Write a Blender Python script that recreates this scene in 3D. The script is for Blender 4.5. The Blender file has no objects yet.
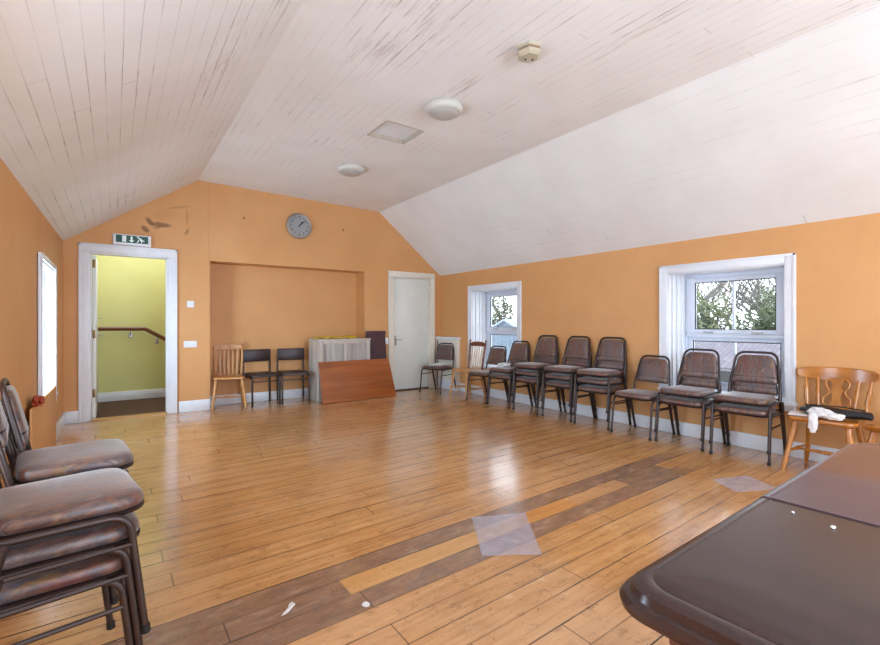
import bpy, bmesh, math, random
from math import sin, cos, pi, radians, sqrt, atan2, hypot
from mathutils import Vector, Matrix, noise as mnoise

# ------------------------------------------------------------------ camera, sky, light, exposure
scn = bpy.context.scene
COL = scn.collection
FPX = 460.0
cam_d = bpy.data.cameras.new('camera')
cam_d.sensor_fit = 'HORIZONTAL'; cam_d.sensor_width = 36.0
cam_d.lens = FPX / 880.0 * 36.0
cam_d.clip_start = 0.02; cam_d.clip_end = 300
cam = bpy.data.objects.new('camera', cam_d); COL.objects.link(cam)
cam.location = (0, 0, 1.2)
cam.rotation_euler = (radians(90), 0, radians(-35.325))
scn.camera = cam

world = bpy.data.worlds.new('World'); scn.world = world
world.use_nodes = True
wn = world.node_tree; wn.nodes.clear()
w_out = wn.nodes.new('ShaderNodeOutputWorld'); w_bg = wn.nodes.new('ShaderNodeBackground')
w_tc = wn.nodes.new('ShaderNodeTexCoord'); w_sep = wn.nodes.new('ShaderNodeSeparateXYZ')
w_ramp = wn.nodes.new('ShaderNodeValToRGB')
w_ramp.color_ramp.elements[0].position = 0.0; w_ramp.color_ramp.elements[0].color = (0.90, 0.95, 1.0, 1)
w_ramp.color_ramp.elements[1].position = 0.6; w_ramp.color_ramp.elements[1].color = (0.72, 0.84, 1.0, 1)
wn.links.new(w_tc.outputs['Generated'], w_sep.inputs[0]); wn.links.new(w_sep.outputs['Z'], w_ramp.inputs[0])
wn.links.new(w_ramp.outputs[0], w_bg.inputs[0]); wn.links.new(w_bg.outputs[0], w_out.inputs[0])
w_bg.inputs[1].default_value = 4.4

vs = scn.view_settings
vs.view_transform = 'Standard'; vs.look = 'None'; vs.gamma = 1.0; vs.use_curve_mapping = False
vs.exposure = 0.05

def area(name, loc, direction, sx, sy, power, color=(1, 1, 1), spread=180):
    l = bpy.data.lights.new(name, 'AREA'); l.shape = 'RECTANGLE'; l.size = sx; l.size_y = sy
    l.energy = power; l.color = color; l.spread = radians(spread)
    o = bpy.data.objects.new(name, l); COL.objects.link(o); o.location = loc
    o.rotation_euler = Vector(direction).to_track_quat('-Z', 'Y').to_euler()
    return o
# daylight at the far left window; the other lamps are added out-of-view fill
DAY = (0.67, 0.955, 1.25)
area('daylight_far_left_window', (-1.02, 5.52, 1.15), (1, 0, -0.05), 1.3, 1.35, 150, DAY)
area('fill_near_left', (-1.02, 2.13, 1.25), (1, 0, 0.08), 1.3, 1.35, 70, DAY)
area('fill_rear_left', (-1.02, -1.26, 1.25), (1, 0, 0.1), 1.3, 1.35, 70, DAY)
area('fill_rear_right', (5.5, -1.26, 1.25), (-1, 0.25, 0.5), 1.3, 1.35, 185, DAY)  # added fill, tilted up to brighten the left ceiling slope
area('fill_rear_gable', (2.2, -3.35, 1.55), (0, 1, 0.16), 3.3, 1.9, 165, DAY)  # added fill behind the camera, not a known window
# added unseen lamp above the stair landing
area('fill_landing', (0.35, 7.85, 2.75), (0, 0, -1), 0.9, 1.0, 6.2, (0.82, 0.96, 1.2))

# ------------------------------------------------------------------ helpers: materials
def srgb(r, g, b):
    f = lambda c: (c / 255 / 12.92) if c / 255 <= 0.04045 else ((c / 255 + 0.055) / 1.055) ** 2.4
    return (f(r), f(g), f(b), 1)

class NT:
    def __init__(s, name):
        s.m = bpy.data.materials.new(name); s.m.use_nodes = True
        s.t = s.m.node_tree; s.t.nodes.clear()
        s.out = s.t.nodes.new('ShaderNodeOutputMaterial')
        s.b = s.t.nodes.new('ShaderNodeBsdfPrincipled')
        s.t.links.new(s.b.outputs[0], s.out.inputs[0])
    def n(s, typ, **kw):
        nd = s.t.nodes.new('ShaderNode' + typ)
        for k, v in kw.items(): setattr(nd, k, v)
        return nd
    def put(s, sock, v):
        if v is None: return
        if hasattr(v, 'links') or isinstance(v, bpy.types.NodeSocket): s.t.links.new(v, sock)
        else:
            if sock.type == 'RGBA' and not hasattr(v, '__len__'): v = (v, v, v, 1)
            sock.default_value = v
    def math(s, op, a, b=0.0, c=None, clamp=False):
        nd = s.n('Math', operation=op, use_clamp=clamp)
        s.put(nd.inputs[0], a); s.put(nd.inputs[1], b)
        if c is not None: s.put(nd.inputs[2], c)
        return nd.outputs[0]
    def coords(s, which='Object'):
        return s.n('TexCoord').outputs[which]
    def sep(s, v):
        nd = s.n('SeparateXYZ'); s.put(nd.inputs[0], v); return nd.outputs
    def comb(s, x, y, z):
        nd = s.n('CombineXYZ'); s.put(nd.inputs[0], x); s.put(nd.inputs[1], y); s.put(nd.inputs[2], z); return nd.outputs[0]
    def mapv(s, v, scale=(1, 1, 1), loc=(0, 0, 0), rot=(0, 0, 0)):
        nd = s.n('Mapping'); s.put(nd.inputs[0], v)
        nd.inputs['Scale'].default_value = scale; nd.inputs['Location'].default_value = loc; nd.inputs['Rotation'].default_value = rot
        return nd.outputs[0]
    def noise(s, v, scale=5, detail=3, rough=0.5, dist=0.0):
        nd = s.n('TexNoise'); s.put(nd.inputs['Vector'], v)
        nd.inputs['Scale'].default_value = scale; nd.inputs['Detail'].default_value = detail
        nd.inputs['Roughness'].default_value = rough; nd.inputs['Distortion'].default_value = dist
        return nd.outputs[0]
    def white(s, v=None, w=None, dim='2D'):
        nd = s.n('TexWhiteNoise', noise_dimensions=dim)
        if v is not None: s.put(nd.inputs['Vector'], v)
        if w is not None: s.put(nd.inputs['W'], w)
        return nd.outputs[0]
    def ramp(s, f, stops, interp='LINEAR'):
        nd = s.n('ValToRGB'); r = nd.color_ramp; r.interpolation = interp
        while len(r.elements) < len(stops): r.elements.new(0.5)
        for e, (p, c) in zip(r.elements, stops):
            e.position = p; e.color = c if hasattr(c, '__len__') else (c, c, c, 1)
        s.put(nd.inputs[0], f); return nd.outputs[0]
    def mix(s, f, a, b, mode='MIX'):
        nd = s.n('Mix', data_type='RGBA', blend_type=mode)
        s.put(nd.inputs[0], f); s.put(nd.inputs[6], a); s.put(nd.inputs[7], b); return nd.outputs[2]
    def step(s, x, lo, hi):
        nd = s.n('MapRange', interpolation_type='SMOOTHSTEP')
        s.put(nd.inputs[0], x); nd.inputs[1].default_value = lo; nd.inputs[2].default_value = hi
        return nd.outputs[0]
    def bump(s, h, strength=0.3, dist=0.01):
        nd = s.n('Bump'); nd.inputs['Strength'].default_value = strength; nd.inputs['Distance'].default_value = dist
        s.put(nd.inputs['Height'], h); s.put(s.b.inputs['Normal'], nd.outputs[0])
    def set(s, **kw):
        for k, v in kw.items(): s.put(s.b.inputs[k.replace('_', ' ')], v)
        return s

def plain(name, col, rough=0.5, metal=0.0, var=0.08, scale=12, spec=0.5):
    k = NT(name); c = k.coords()
    nz = k.noise(c, scale, 4)
    dark = tuple(x * (1 - var) for x in col[:3]) + (1,); lite = tuple(min(1, x * (1 + var)) for x in col[:3]) + (1,)
    k.set(Base_Color=k.ramp(nz, [(0.3, dark), (0.7, lite)]), Roughness=rough, Metallic=metal)
    k.b.inputs['Specular IOR Level'].default_value = spec
    return k.m

def wood(name, c1, c2, rough=0.35, axis='X', scale=1.0, coat=0.0):
    k = NT(name); c = k.coords()
    sc = {'X': (1.5, 22, 22), 'Y': (22, 1.5, 22), 'Z': (22, 22, 1.5)}[axis]
    oi = k.n('ObjectInfo')
    v = k.mapv(c, tuple(q * scale for q in sc))
    add = k.n('VectorMath', operation='ADD'); k.put(add.inputs[0], v)
    k.put(add.inputs[1], k.comb(k.math('MULTIPLY', oi.outputs['Random'], 37), 0, 0))
    nz = k.noise(add.outputs[0], 1.0, 5, 0.6, 0.6)
    k.set(Base_Color=k.ramp(nz, [(0.28, c1), (0.55, tuple((a + b) / 2 for a, b in zip(c1, c2))), (0.75, c2)]), Roughness=rough)
    k.b.inputs['Coat Weight'].default_value = coat; k.b.inputs['Coat Roughness'].default_value = 0.15
    return k.m

def m_wall():
    k = NT('orange wall paint'); c = k.coords()
    n1 = k.noise(c, 1.3, 5, 0.6); n2 = k.noise(c, 9, 4)
    base = k.ramp(n1, [(0.3, srgb(205, 146, 88)), (0.7, srgb(214, 157, 100))])
    base = k.mix(k.math('MULTIPLY', k.step(n2, 0.55, 0.8), 0.12), base, srgb(190, 122, 70))
    k.set(Base_Color=base, Roughness=0.55); k.bump(n2, 0.08, 0.004)
    return k.m
def m_wall_stained():
    k = NT('orange wall paint with brown damp stains'); c = k.coords()
    x, y, z = k.sep(c)
    n1 = k.noise(c, 1.3, 5, 0.6); n2 = k.noise(c, 9, 4); n3 = k.noise(c, 6.0, 4, 0.6, 0.4)
    base = k.ramp(n1, [(0.3, srgb(205, 146, 88)), (0.7, srgb(214, 157, 100))])
    def smear(cx, cz, rx, rz, rot, lo, hi, nd):
        dx = k.math('SUBTRACT', x, cx); dz = k.math('SUBTRACT', z, cz)
        u = k.math('ADD', k.math('MULTIPLY', dx, cos(rot) / rx), k.math('MULTIPLY', dz, sin(rot) / rx))
        w = k.math('ADD', k.math('MULTIPLY', dx, -sin(rot) / rz), k.math('MULTIPLY', dz, cos(rot) / rz))
        r = k.math('SQRT', k.math('ADD', k.math('MULTIPLY', u, u), k.math('MULTIPLY', w, w)))
        r = k.math('ADD', r, k.math('MULTIPLY', k.math('SUBTRACT', n3, 0.5), nd))
        return k.math('SUBTRACT', 1.0, k.step(r, lo, hi))
    for a, s_ in ((smear(0.375, 2.50, .075, .034, -0.9, .5, 1.2, .9), 0.75), (smear(0.50, 2.475, .13, .034, -0.05, .5, 1.2, 1.0), 0.75),
                  (smear(0.325, 2.40, .055, .034, -0.7, .5, 1.2, .6), 0.8), (smear(0.47, 2.44, .06, .02, 0.5, .5, 1.2, .6), 0.5),
                  (smear(0.80, 2.42, .024, .06, -0.4, .4, 1.2, .6), 0.5), (smear(0.80, 2.62, .014, .14, 0.0, .4, 1.2, .9), 0.3),
                  (smear(0.70, 2.73, .17, .016, 0.25, .4, 1.2, .9), 0.3), (smear(0.5, 2.6, .16, .10, 0.3, .2, 1.2, .8), 0.12)):
        base = k.mix(k.math('MULTIPLY', a, s_), base, srgb(112, 66, 30))
    ridge = k.math('MULTIPLY', k.step(k.math('ABSOLUTE', k.math('SUBTRACT', x, 1.06)), 0.012, 0.004), k.step(z, 2.02, 2.1))
    base = k.mix(k.math('MULTIPLY', ridge, 0.16), base, srgb(150, 95, 50))
    k.set(Base_Color=base, Roughness=0.55); k.bump(n2, 0.08, 0.004)
    return k.m

def m_boards(name, pitch, dark, stain, base_gap=0.12, x_off=0.0, spots=()):
    """white painted boarding running along Y, dirty gaps and peeling streaks"""
    k = NT(name); c = k.coords(); x, y, z = k.sep(c)
    b = k.math('DIVIDE', k.math('ADD', x, x_off), pitch)
    fr = k.math('FRACT', b); d = k.math('ABSOLUTE', k.math('SUBTRACT', fr, 0.5)); idx = k.math('FLOOR', k.math('ADD', b, 0.5))
    gap = k.step(d, 0.045, 0.012)
    gap_w = k.step(d, 0.10, 0.02)
    broken = k.noise(k.comb(k.math('MULTIPLY', idx, 7.3), k.math('MULTIPLY', y, 1.0), 0), 1.6, 4, 0.65)
    big = k.noise(k.mapv(c, (1.1, 0.55, 1.1)), 1.0, 3, 0.55)
    fine = k.noise(k.mapv(c, (30, 5, 30)), 1.0, 4, 0.7)
    amt = k.math('MULTIPLY', k.step(broken, 0.42, 0.66), k.step(big, 0.36, 0.62))
    base = k.ramp(k.noise(c, 2.0, 4), [(0.3, srgb(230, 227, 224)), (0.7, srgb(238, 236, 234))])
    base = k.mix(k.math('MULTIPLY', k.math('MULTIPLY', gap, amt), dark), base, srgb(96, 78, 66))
    base = k.mix(k.math('MULTIPLY', gap, base_gap), base, srgb(140, 126, 116))
    spot = 0.0
    for (cx, cy, rx, ry) in spots:
        u = k.math('DIVIDE', k.math('SUBTRACT', x, cx), rx); w = k.math('DIVIDE', k.math('SUBTRACT', y, cy), ry)
        r_ = k.math('SQRT', k.math('ADD', k.math('MULTIPLY', u, u), k.math('MULTIPLY', w, w)))
        spot = k.math('MAXIMUM', spot, k.step(r_, 1.15, 0.25))
    if spots:
        streak = k.noise(k.mapv(c, (34, 2.6, 34)), 1.0, 5, 0.72)
        base = k.mix(k.math('MULTIPLY', k.math('MULTIPLY', spot, k.step(streak, 0.50, 0.70)), 0.42), base, srgb(146, 116, 92))
        base = k.mix(k.math('MULTIPLY', k.math('MULTIPLY', spot, k.math('MULTIPLY', gap_w, k.step(fine, 0.40, 0.6))), 0.5), base, srgb(112, 84, 66))
    st = k.math('MULTIPLY', k.math('MULTIPLY', gap_w, k.step(fine, 0.5, 0.72)), k.math('MULTIPLY', k.step(broken, 0.45, 0.62), k.step(big, 0.46, 0.60)))
    base = k.mix(k.math('MULTIPLY', st, stain), base, srgb(134, 100, 72))
    joint = k.math('MULTIPLY', k.step(k.math('ABSOLUTE', k.math('SUBTRACT', k.math('FRACT', k.math('ADD', k.math('DIVIDE', y, 2.3), k.white(None, idx, '1D'))), 0.5)), 0.0035, 0.001), k.math('MULTIPLY', k.step(broken, 0.5, 0.62), 0.3))
    base = k.mix(joint, base, srgb(120, 104, 92))
    k.set(Base_Color=base, Roughness=0.45)
    k.bump(k.math('SUBTRACT', 1.0, gap), 0.05 + base_gap, 0.004)
    return k.m

def m_floor():
    k = NT('worn honey floorboards'); c = k.coords(); x, y, z = k.sep(c)
    W = 0.138
    v = k.math('SUBTRACT', k.math('SUBTRACT', y, k.math('MULTIPLY', x, 0.036)), 0.056)
    b = k.math('DIVIDE', v, W); idx = k.math('FLOOR', b); fr = k.math('FRACT', b)
    r1 = k.white(None, idx, '1D')
    xs = k.math('ADD', x, k.math('MULTIPLY', r1, 5.0))
    seg = k.math('FLOOR', k.math('DIVIDE', xs, 2.9)); sf = k.math('FRACT', k.math('DIVIDE', xs, 2.9))
    r2 = k.white(k.comb(idx, seg, 0), None, '2D')
    gv = k.comb(k.math('ADD', k.math('MULTIPLY', x, 1.6), k.math('MULTIPLY', r2, 40)), k.math('MULTIPLY', v, 30), k.math('MULTIPLY', r2, 9))
    grain = k.noise(gv, 1.0, 5, 0.62, 0.5)
    wide = k.noise(k.mapv(c, (0.7, 0.7, 1)), 1.0, 4, 0.55)
    mid = k.noise(k.mapv(c, (2.2, 4.5, 1)), 1.0, 4, 0.6)
    base = k.ramp(r2, [(0.0, srgb(176, 120, 68)), (0.35, srgb(194, 138, 80)), (0.7, srgb(206, 154, 98)), (1.0, srgb(184, 122, 62))])
    base = k.mix(0.55, base, k.ramp(grain, [(0.25, srgb(118, 72, 36)), (0.5, srgb(198, 142, 86)), (0.75, srgb(226, 182, 130))]))
    base = k.mix(k.math('MULTIPLY', k.step(wide, 0.42, 0.62), 0.45), base, srgb(218, 170, 128))
    base = k.mix(k.math('MULTIPLY', k.step(mid, 0.48, 0.68), 0.36), base, srgb(150, 100, 60))
    blot = k.noise(k.mapv(c, (9, 16, 1)), 1.0, 6, 0.72)
    base = k.mix(k.math('MULTIPLY', k.step(blot, 0.53, 0.7), 0.5), base, srgb(112, 68, 38))
    base = k.mix(k.math('MULTIPLY', k.step(blot, 0.42, 0.28), 0.45), base, srgb(232, 200, 156))
    # three boards stripped of varnish and stained dark
    def isb(i): return k.math('COMPARE', idx, float(i), 0.4)
    edge = k.math('MULTIPLY', k.math('SUBTRACT', k.noise(k.mapv(c, (3, 20, 1)), 1.0, 3), 0.5), 0.5)
    xe = k.math('ADD', x, edge)
    dk = k.math('MAXIMUM', k.math('MULTIPLY', isb(12), k.math('MULTIPLY', k.step(xe, -0.1, 0.05), k.step(xe, 4.1, 3.6))), k.math('MULTIPLY', isb(14), k.step(xe, 4.4, 3.9)))
    dk = k.math('MAXIMUM', dk, k.math('MULTIPLY', isb(13), k.step(x, 0.86, 0.85)))
    dk = k.math('MAXIMUM', dk, k.math('MULTIPLY', isb(13), k.math('MULTIPLY', k.step(x, 3.1, 3.12), k.step(x, 3.72, 3.70))))
    dkc = k.ramp(k.noise(k.mapv(c, (5, 16, 1)), 1.0, 5, 0.65), [(0.3, srgb(92, 68, 60)), (0.55, srgb(128, 100, 86)), (0.75, srgb(168, 142, 126))])
    base = k.mix(k.math('MULTIPLY', dk, k.math('ADD', 0.68, k.math('MULTIPLY', k.step(blot, 0.62, 0.36), 0.2))), base, dkc)
    lt = k.math('MULTIPLY', isb(13), k.math('MULTIPLY', k.step(x, 0.85, 0.86), k.step(x, 1.98, 1.97)))
    base = k.mix(k.math('MULTIPLY', lt, 0.45), base, srgb(212, 160, 92))
    orr = k.math('MULTIPLY', isb(13), k.math('MULTIPLY', k.step(x, 2.0, 2.02), k.step(x, 2.5, 2.48)))
    base = k.mix(k.math('MULTIPLY', orr, 0.45), base, srgb(206, 132, 52))
    # gaps, butt joints, nails, paint flecks
    gd = k.math('ABSOLUTE', k.math('SUBTRACT', fr, 0.5))
    gst = k.noise(k.comb(k.math('MULTIPLY', x, 0.8), k.math('MULTIPLY', k.math('FLOOR', k.math('ADD', b, 0.5)), 5.7), 0), 1.3, 3, 0.6)
    gap = k.math('MULTIPLY', k.step(gd, 0.462, 0.486), k.math('ADD', 0.4, k.math('MULTIPLY', k.step(gst, 0.42, 0.6), 0.6)))
    base = k.mix(gap, base, srgb(52, 32, 20))
    jt = k.step(k.math('ABSOLUTE', k.math('SUBTRACT', sf, 0.5)), 0.0016, 0.0005)
    base = k.mix(k.math('MULTIPLY', jt, 0.7), base, srgb(56, 34, 20))
    vo = k.n('TexVoronoi'); k.put(vo.inputs['Vector'], k.mapv(c, (5.2, 9.0, 1)))
    knot = k.step(vo.outputs[0], 0.15, 0.06)
    base = k.mix(k.math('MULTIPLY', knot, k.math('MULTIPLY', k.step(mid, 0.36, 0.5), 0.85)), base, srgb(60, 36, 22))
    vo2 = k.n('TexVoronoi'); k.put(vo2.inputs['Vector'], k.mapv(c, (17, 21, 1)))
    fl = k.math('MULTIPLY', k.step(vo2.outputs[0], 0.13, 0.05), k.step(k.noise(c, 2.7, 3, 0.6), 0.46, 0.6))
    base = k.mix(k.math('MULTIPLY', fl, 0.7), base, srgb(226, 210, 190))
    k.set(Base_Color=base, Roughness=k.math('ADD', 0.11, k.math('MULTIPLY', k.math('ADD', mid, k.math('MULTIPLY', dk, 0.2)), 0.20)))
    k.b.inputs['Specular IOR Level'].default_value = 0.6
    k.b.inputs['Coat Weight'].default_value = 0.4; k.b.inputs['Coat Roughness'].default_value = 0.13
    k.bump(k.math('SUBTRACT', k.math('MULTIPLY', grain, 0.25), gap), 0.2, 0.005)
    return k.m

def m_fabric():
    k = NT('brown flame pattern upholstery'); c = k.coords()
    oi = k.n('ObjectInfo')
    add = k.n('VectorMath', operation='ADD'); k.put(add.inputs[0], k.mapv(c, (21, 4.2, 4.2), (0, 0, 0), (0.1, 0.2, 0.2)))
    k.put(add.inputs[1], k.comb(k.math('MULTIPLY', oi.outputs['Random'], 50), k.math('MULTIPLY', oi.outputs['Random'], 31), 0))
    nz = k.noise(add.outputs[0], 1.0, 6, 0.66, 1.8)
    add2 = k.n('VectorMath', operation='ADD'); k.put(add2.inputs[0], add.outputs[0]); add2.inputs[1].default_value = (17, 5, 9)
    n2 = k.noise(add2.outputs[0], 0.8, 4, 0.6, 1.4)
    add3 = k.n('VectorMath', operation='ADD'); k.put(add3.inputs[0], add.outputs[0]); add3.inputs[1].default_value = (3, 25, 19)
    n3 = k.noise(add3.outputs[0], 0.9, 4, 0.6, 1.4)
    base = k.ramp(nz, [(0.32, srgb(48, 34, 34)), (0.42, srgb(88, 60, 52)), (0.49, srgb(122, 90, 72)), (0.55, srgb(66, 54, 58)), (0.62, srgb(108, 92, 90)), (0.72, srgb(162, 142, 130))])
    base = k.mix(k.math('MULTIPLY', k.step(n2, 0.55, 0.64), 0.42), base, srgb(128, 48, 36))
    base = k.mix(k.math('MULTIPLY', k.step(n2, 0.46, 0.38), 0.42), base, srgb(84, 90, 104))
    base = k.mix(k.math('MULTIPLY', k.step(n3, 0.57, 0.64), 0.5), base, srgb(140, 112, 62))
    base = k.mix(1.0, base, (0.90, 0.77, 0.72, 1), 'MULTIPLY')
    weave = k.noise(k.mapv(c, (300, 300, 300)), 1.0, 2)
    k.set(Base_Color=base, Roughness=0.42)
    k.b.inputs['Specular IOR Level'].default_value = 0.75
    k.b.inputs['Sheen Weight'].default_value = 0.38; k.b.inputs['Sheen Roughness'].default_value = 0.4
    k.bump(weave, 0.08, 0.001)
    return k.m

def m_glass():
    k = NT('window glass')
    t = k.n('BsdfTransparent'); g = k.n('BsdfGlossy'); g.inputs['Roughness'].default_value = 0.22
    fz = k.n('Fresnel'); fz.inputs[0].default_value = 1.45
    nz = k.noise(k.coords(), 3, 2)
    k.put(t.inputs[0], k.ramp(nz, [(0.0, (0.95, 0.97, 0.97, 1)), (1.0, (0.97, 0.98, 0.98, 1))]))
    mx = k.n('MixShader'); k.put(mx.inputs[0], k.math('MULTIPLY', fz.outputs[0], 0.12)); k.t.links.new(t.outputs[0], mx.inputs[1]); k.t.links.new(g.outputs[0], mx.inputs[2])
    k.t.links.new(mx.outputs[0], k.out.inputs[0]); k.t.nodes.remove(k.b)
    return k.m
def m_film():
    k = NT('clear plastic film')
    t = k.n('BsdfTransparent'); d = k.n('BsdfPrincipled')
    nz = k.noise(k.coords(), 14, 4)
    d.inputs['Roughness'].default_value = 0.22
    k.put(d.inputs['Base Color'], k.ramp(nz, [(0.3, srgb(196, 188, 200)), (0.7, srgb(222, 216, 226))]))
    mx = k.n('MixShader'); k.put(mx.inputs[0], k.math('ADD', 0.16, k.math('MULTIPLY', nz, 0.25))); k.t.links.new(t.outputs[0], mx.inputs[1]); k.t.links.new(d.outputs[0], mx.inputs[2])
    k.t.links.new(mx.outputs[0], k.out.inputs[0]); k.t.nodes.remove(k.b)
    return k.m
def m_slate():
    k = NT('purple grey roof slates'); c = k.coords()
    br = k.n('TexBrick'); k.put(br.inputs['Vector'], k.mapv(c, (1, 1, 1)))
    br.inputs['Scale'].default_value = 1.8
    br.inputs['Color1'].default_value = srgb(120, 106, 114); br.inputs['Color2'].default_value = srgb(98, 86, 94); br.inputs['Mortar'].default_value = srgb(50, 46, 52)
    br.inputs['Mortar Size'].default_value = 0.012
    col = k.mix(k.math('MULTIPLY', k.noise(c, 1.5, 4), 0.4), br.outputs[0], srgb(112, 106, 104))
    k.set(Base_Color=col, Roughness=0.8); return k.m
def m_cladding():
    k = NT('blue grey shed cladding'); c = k.coords(); x, y, z = k.sep(c)
    fr = k.math('FRACT', k.math('MULTIPLY', k.math('ADD', x, y), 5.0))
    g = k.step(k.math('ABSOLUTE', k.math('SUBTRACT', fr, 0.5)), 0.40, 0.48)
    k.set(Base_Color=k.mix(g, k.ramp(k.noise(c, 1.2, 3), [(0.3, srgb(86, 100, 116)), (0.7, srgb(100, 114, 130))]), srgb(58, 68, 82)), Roughness=0.6)
    return k.m
def m_leaf(name, a, b):
    k = NT(name); oi = k.coords()
    k.set(Base_Color=k.ramp(k.noise(oi, 2.5, 4, 0.7), [(0.3, a), (0.7, b)]), Roughness=0.7); return k.m

MAT = {
    'wall': m_wall(), 'wall_st': m_wall_stained(),
    'boards_flat': m_boards('white ceiling boards flat', 0.085, 0.35, 1.0, 0.03, 0.0, ((1.55, 2.5, .42, .95), (1.25, 1.9, .3, .6), (2.75, 1.7, .16, .5), (2.3, 3.0, .12, .35))),
    'boards_left': m_boards('white ceiling boards sloping', 0.072, 0.75, 1.0, 0.10, 0.0, ((.62, 6.45, .10, .35), (.55, 3.3, .16, .9), (.05, 6.2, .12, .4), (.78, 2.6, .10, .8))),
    'boards_right': m_boards('white ceiling boards sloping clean', 0.085, 0.2, 0.3, 0.03),
    'floor': m_floor(), 'fabric': m_fabric(), 'glass': m_glass(), 'film': m_film(),
    'white': plain('white gloss paint', srgb(226, 226, 230), 0.35, var=0.03),
    'upvc': plain('white window plastic', srgb(216, 222, 234), 0.3, var=0.02),
    'cream': plain('cream paint', srgb(226, 217, 202), 0.4, var=0.04),
    'door': plain('off white door paint', srgb(222, 222, 214), 0.35, var=0.03, scale=4),
    'tube': plain('brown enamelled steel tube', srgb(56, 38, 33), 0.34, 0.2, 0.1),
    'pan': plain('dark brown seat board', srgb(36, 23, 22), 0.4),
    'rubber': plain('black rubber', srgb(26, 24, 24), 0.7),
    'black_tube': plain('black steel tube', srgb(44, 29, 26), 0.4, 0.2),
    'vinyl': plain('dark brown vinyl', srgb(48, 30, 31), 0.4, var=0.15),
    'pine': wood('honey pine', srgb(176, 116, 58), srgb(222, 166, 98), 0.32, 'Z', 0.8, 0.2),
    'pine_seat': wood('honey pine seat', srgb(178, 118, 58), srgb(218, 160, 92), 0.3, 'Y', 0.8, 0.3),
    'golden': wood('golden varnished pine', srgb(150, 84, 18), srgb(196, 122, 38), 0.25, 'X', 0.8, 0.4),
    'golden_leg': wood('golden varnished pine leg', srgb(154, 88, 26), srgb(202, 130, 50), 0.25, 'Z', 0.8, 0.4),
    'pale_slat': plain('pale worn slat', srgb(226, 206, 182), 0.4),
    'brown_wood': wood('brown stained wood', srgb(92, 50, 26), srgb(136, 82, 46), 0.3, 'Z', 0.8),
    'table_dark': wood('dark mahogany top', srgb(30, 18, 18), srgb(74, 46, 42), 0.27, 'Y', 0.42, 0.12),
    'table_leaf': wood('faded purple brown leaf', srgb(80, 62, 70), srgb(94, 76, 84), 0.3, 'Y', 0.3),
    'table_red': wood('red mahogany top', srgb(82, 52, 50), srgb(112, 74, 68), 0.28, 'X', 0.3, 0.2),
    'mahog': wood('mahogany frame', srgb(70, 38, 28), srgb(104, 60, 44), 0.3, 'X', 0.6),
    'board': wood('reddish veneer board', srgb(128, 62, 24), srgb(178, 102, 48), 0.26, 'X', 0.5, 0.2),
    'cab': wood('weathered grey white cabinet paint', srgb(176, 164, 152), srgb(206, 196, 184), 0.45, 'Z', 0.4),
    'cab_panel': wood('streaky grey cabinet panel', srgb(136, 124, 118), srgb(204, 196, 190), 0.3, 'Z', 0.55),
    'maroon': plain('dark maroon leathercloth', srgb(70, 36, 44), 0.4, var=0.12),
    'yellow': plain('crumpled yellow paper', srgb(196, 160, 44), 0.6, var=0.3, scale=30),
    'steel': plain('brushed steel', srgb(176, 172, 166), 0.3, 0.9),
    'brass': plain('aged brass', srgb(122, 92, 52), 0.35, 0.8),
    'lens': plain('frosted lamp diffuser', srgb(180, 176, 170), 0.3, var=0.02),
    'hatch_frame': plain('cream hatch lining toned for shade', srgb(186, 174, 158), 0.5, var=0.1),  # darker tone stands in for shade on the recess edges
    'lamp_base': plain('off white lamp plastic', srgb(204, 200, 192), 0.4, var=0.02),
    'beige': plain('aged beige plastic', srgb(186, 176, 152), 0.45, var=0.06),
    'rust': plain('red brown plastic band', srgb(150, 104, 88), 0.5),
    'clock_face': plain('grey clock face', srgb(150, 150, 150), 0.4, var=0.02),
    'ink': plain('black ink', srgb(24, 22, 24), 0.5),
    'green': plain('exit sign green', srgb(0, 70, 56), 0.4, var=0.05),
    'sign_white': plain('exit sign white', srgb(226, 238, 232), 0.4, var=0.02),
    'landing': plain('lime green paint', srgb(204, 198, 128), 0.5, var=0.05, scale=2),
    'carpet': plain('dark brown carpet', srgb(84, 56, 34), 0.95, var=0.25, scale=60),
    'rail': wood('varnished handrail', srgb(100, 52, 26), srgb(136, 78, 42), 0.3, 'X'),
    'cloth': plain('white crumpled cloth', srgb(226, 222, 220), 0.7, var=0.04),
    'black_bag': plain('black nylon', srgb(26, 25, 32), 0.4, var=0.3),
    'red_cloth': plain('orange red cloth', srgb(168, 66, 38), 0.7, var=0.3, scale=40),
    'render': plain('white rendered wall', srgb(168, 172, 178), 0.8, var=0.05),
    'slate': m_slate(), 'clad': m_cladding(),
    'shed_roof': plain('pale grey metal roof', srgb(140, 154, 168), 0.5, var=0.06),
    'dark_open': plain('dark window opening', srgb(30, 30, 34), 0.3),
    'bark': plain('grey brown bark', srgb(118, 112, 104), 0.9, var=0.3),
    'leaf1': m_leaf('olive hedge leaves', srgb(84, 90, 58), srgb(128, 128, 84)),
    'leaf2': m_leaf('dark ivy leaves', srgb(62, 72, 50), srgb(100, 106, 70)),
    'bounce_ground': plain('pale bounce ground', srgb(190, 186, 178), 0.95, var=0.12, scale=2),
}

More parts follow.
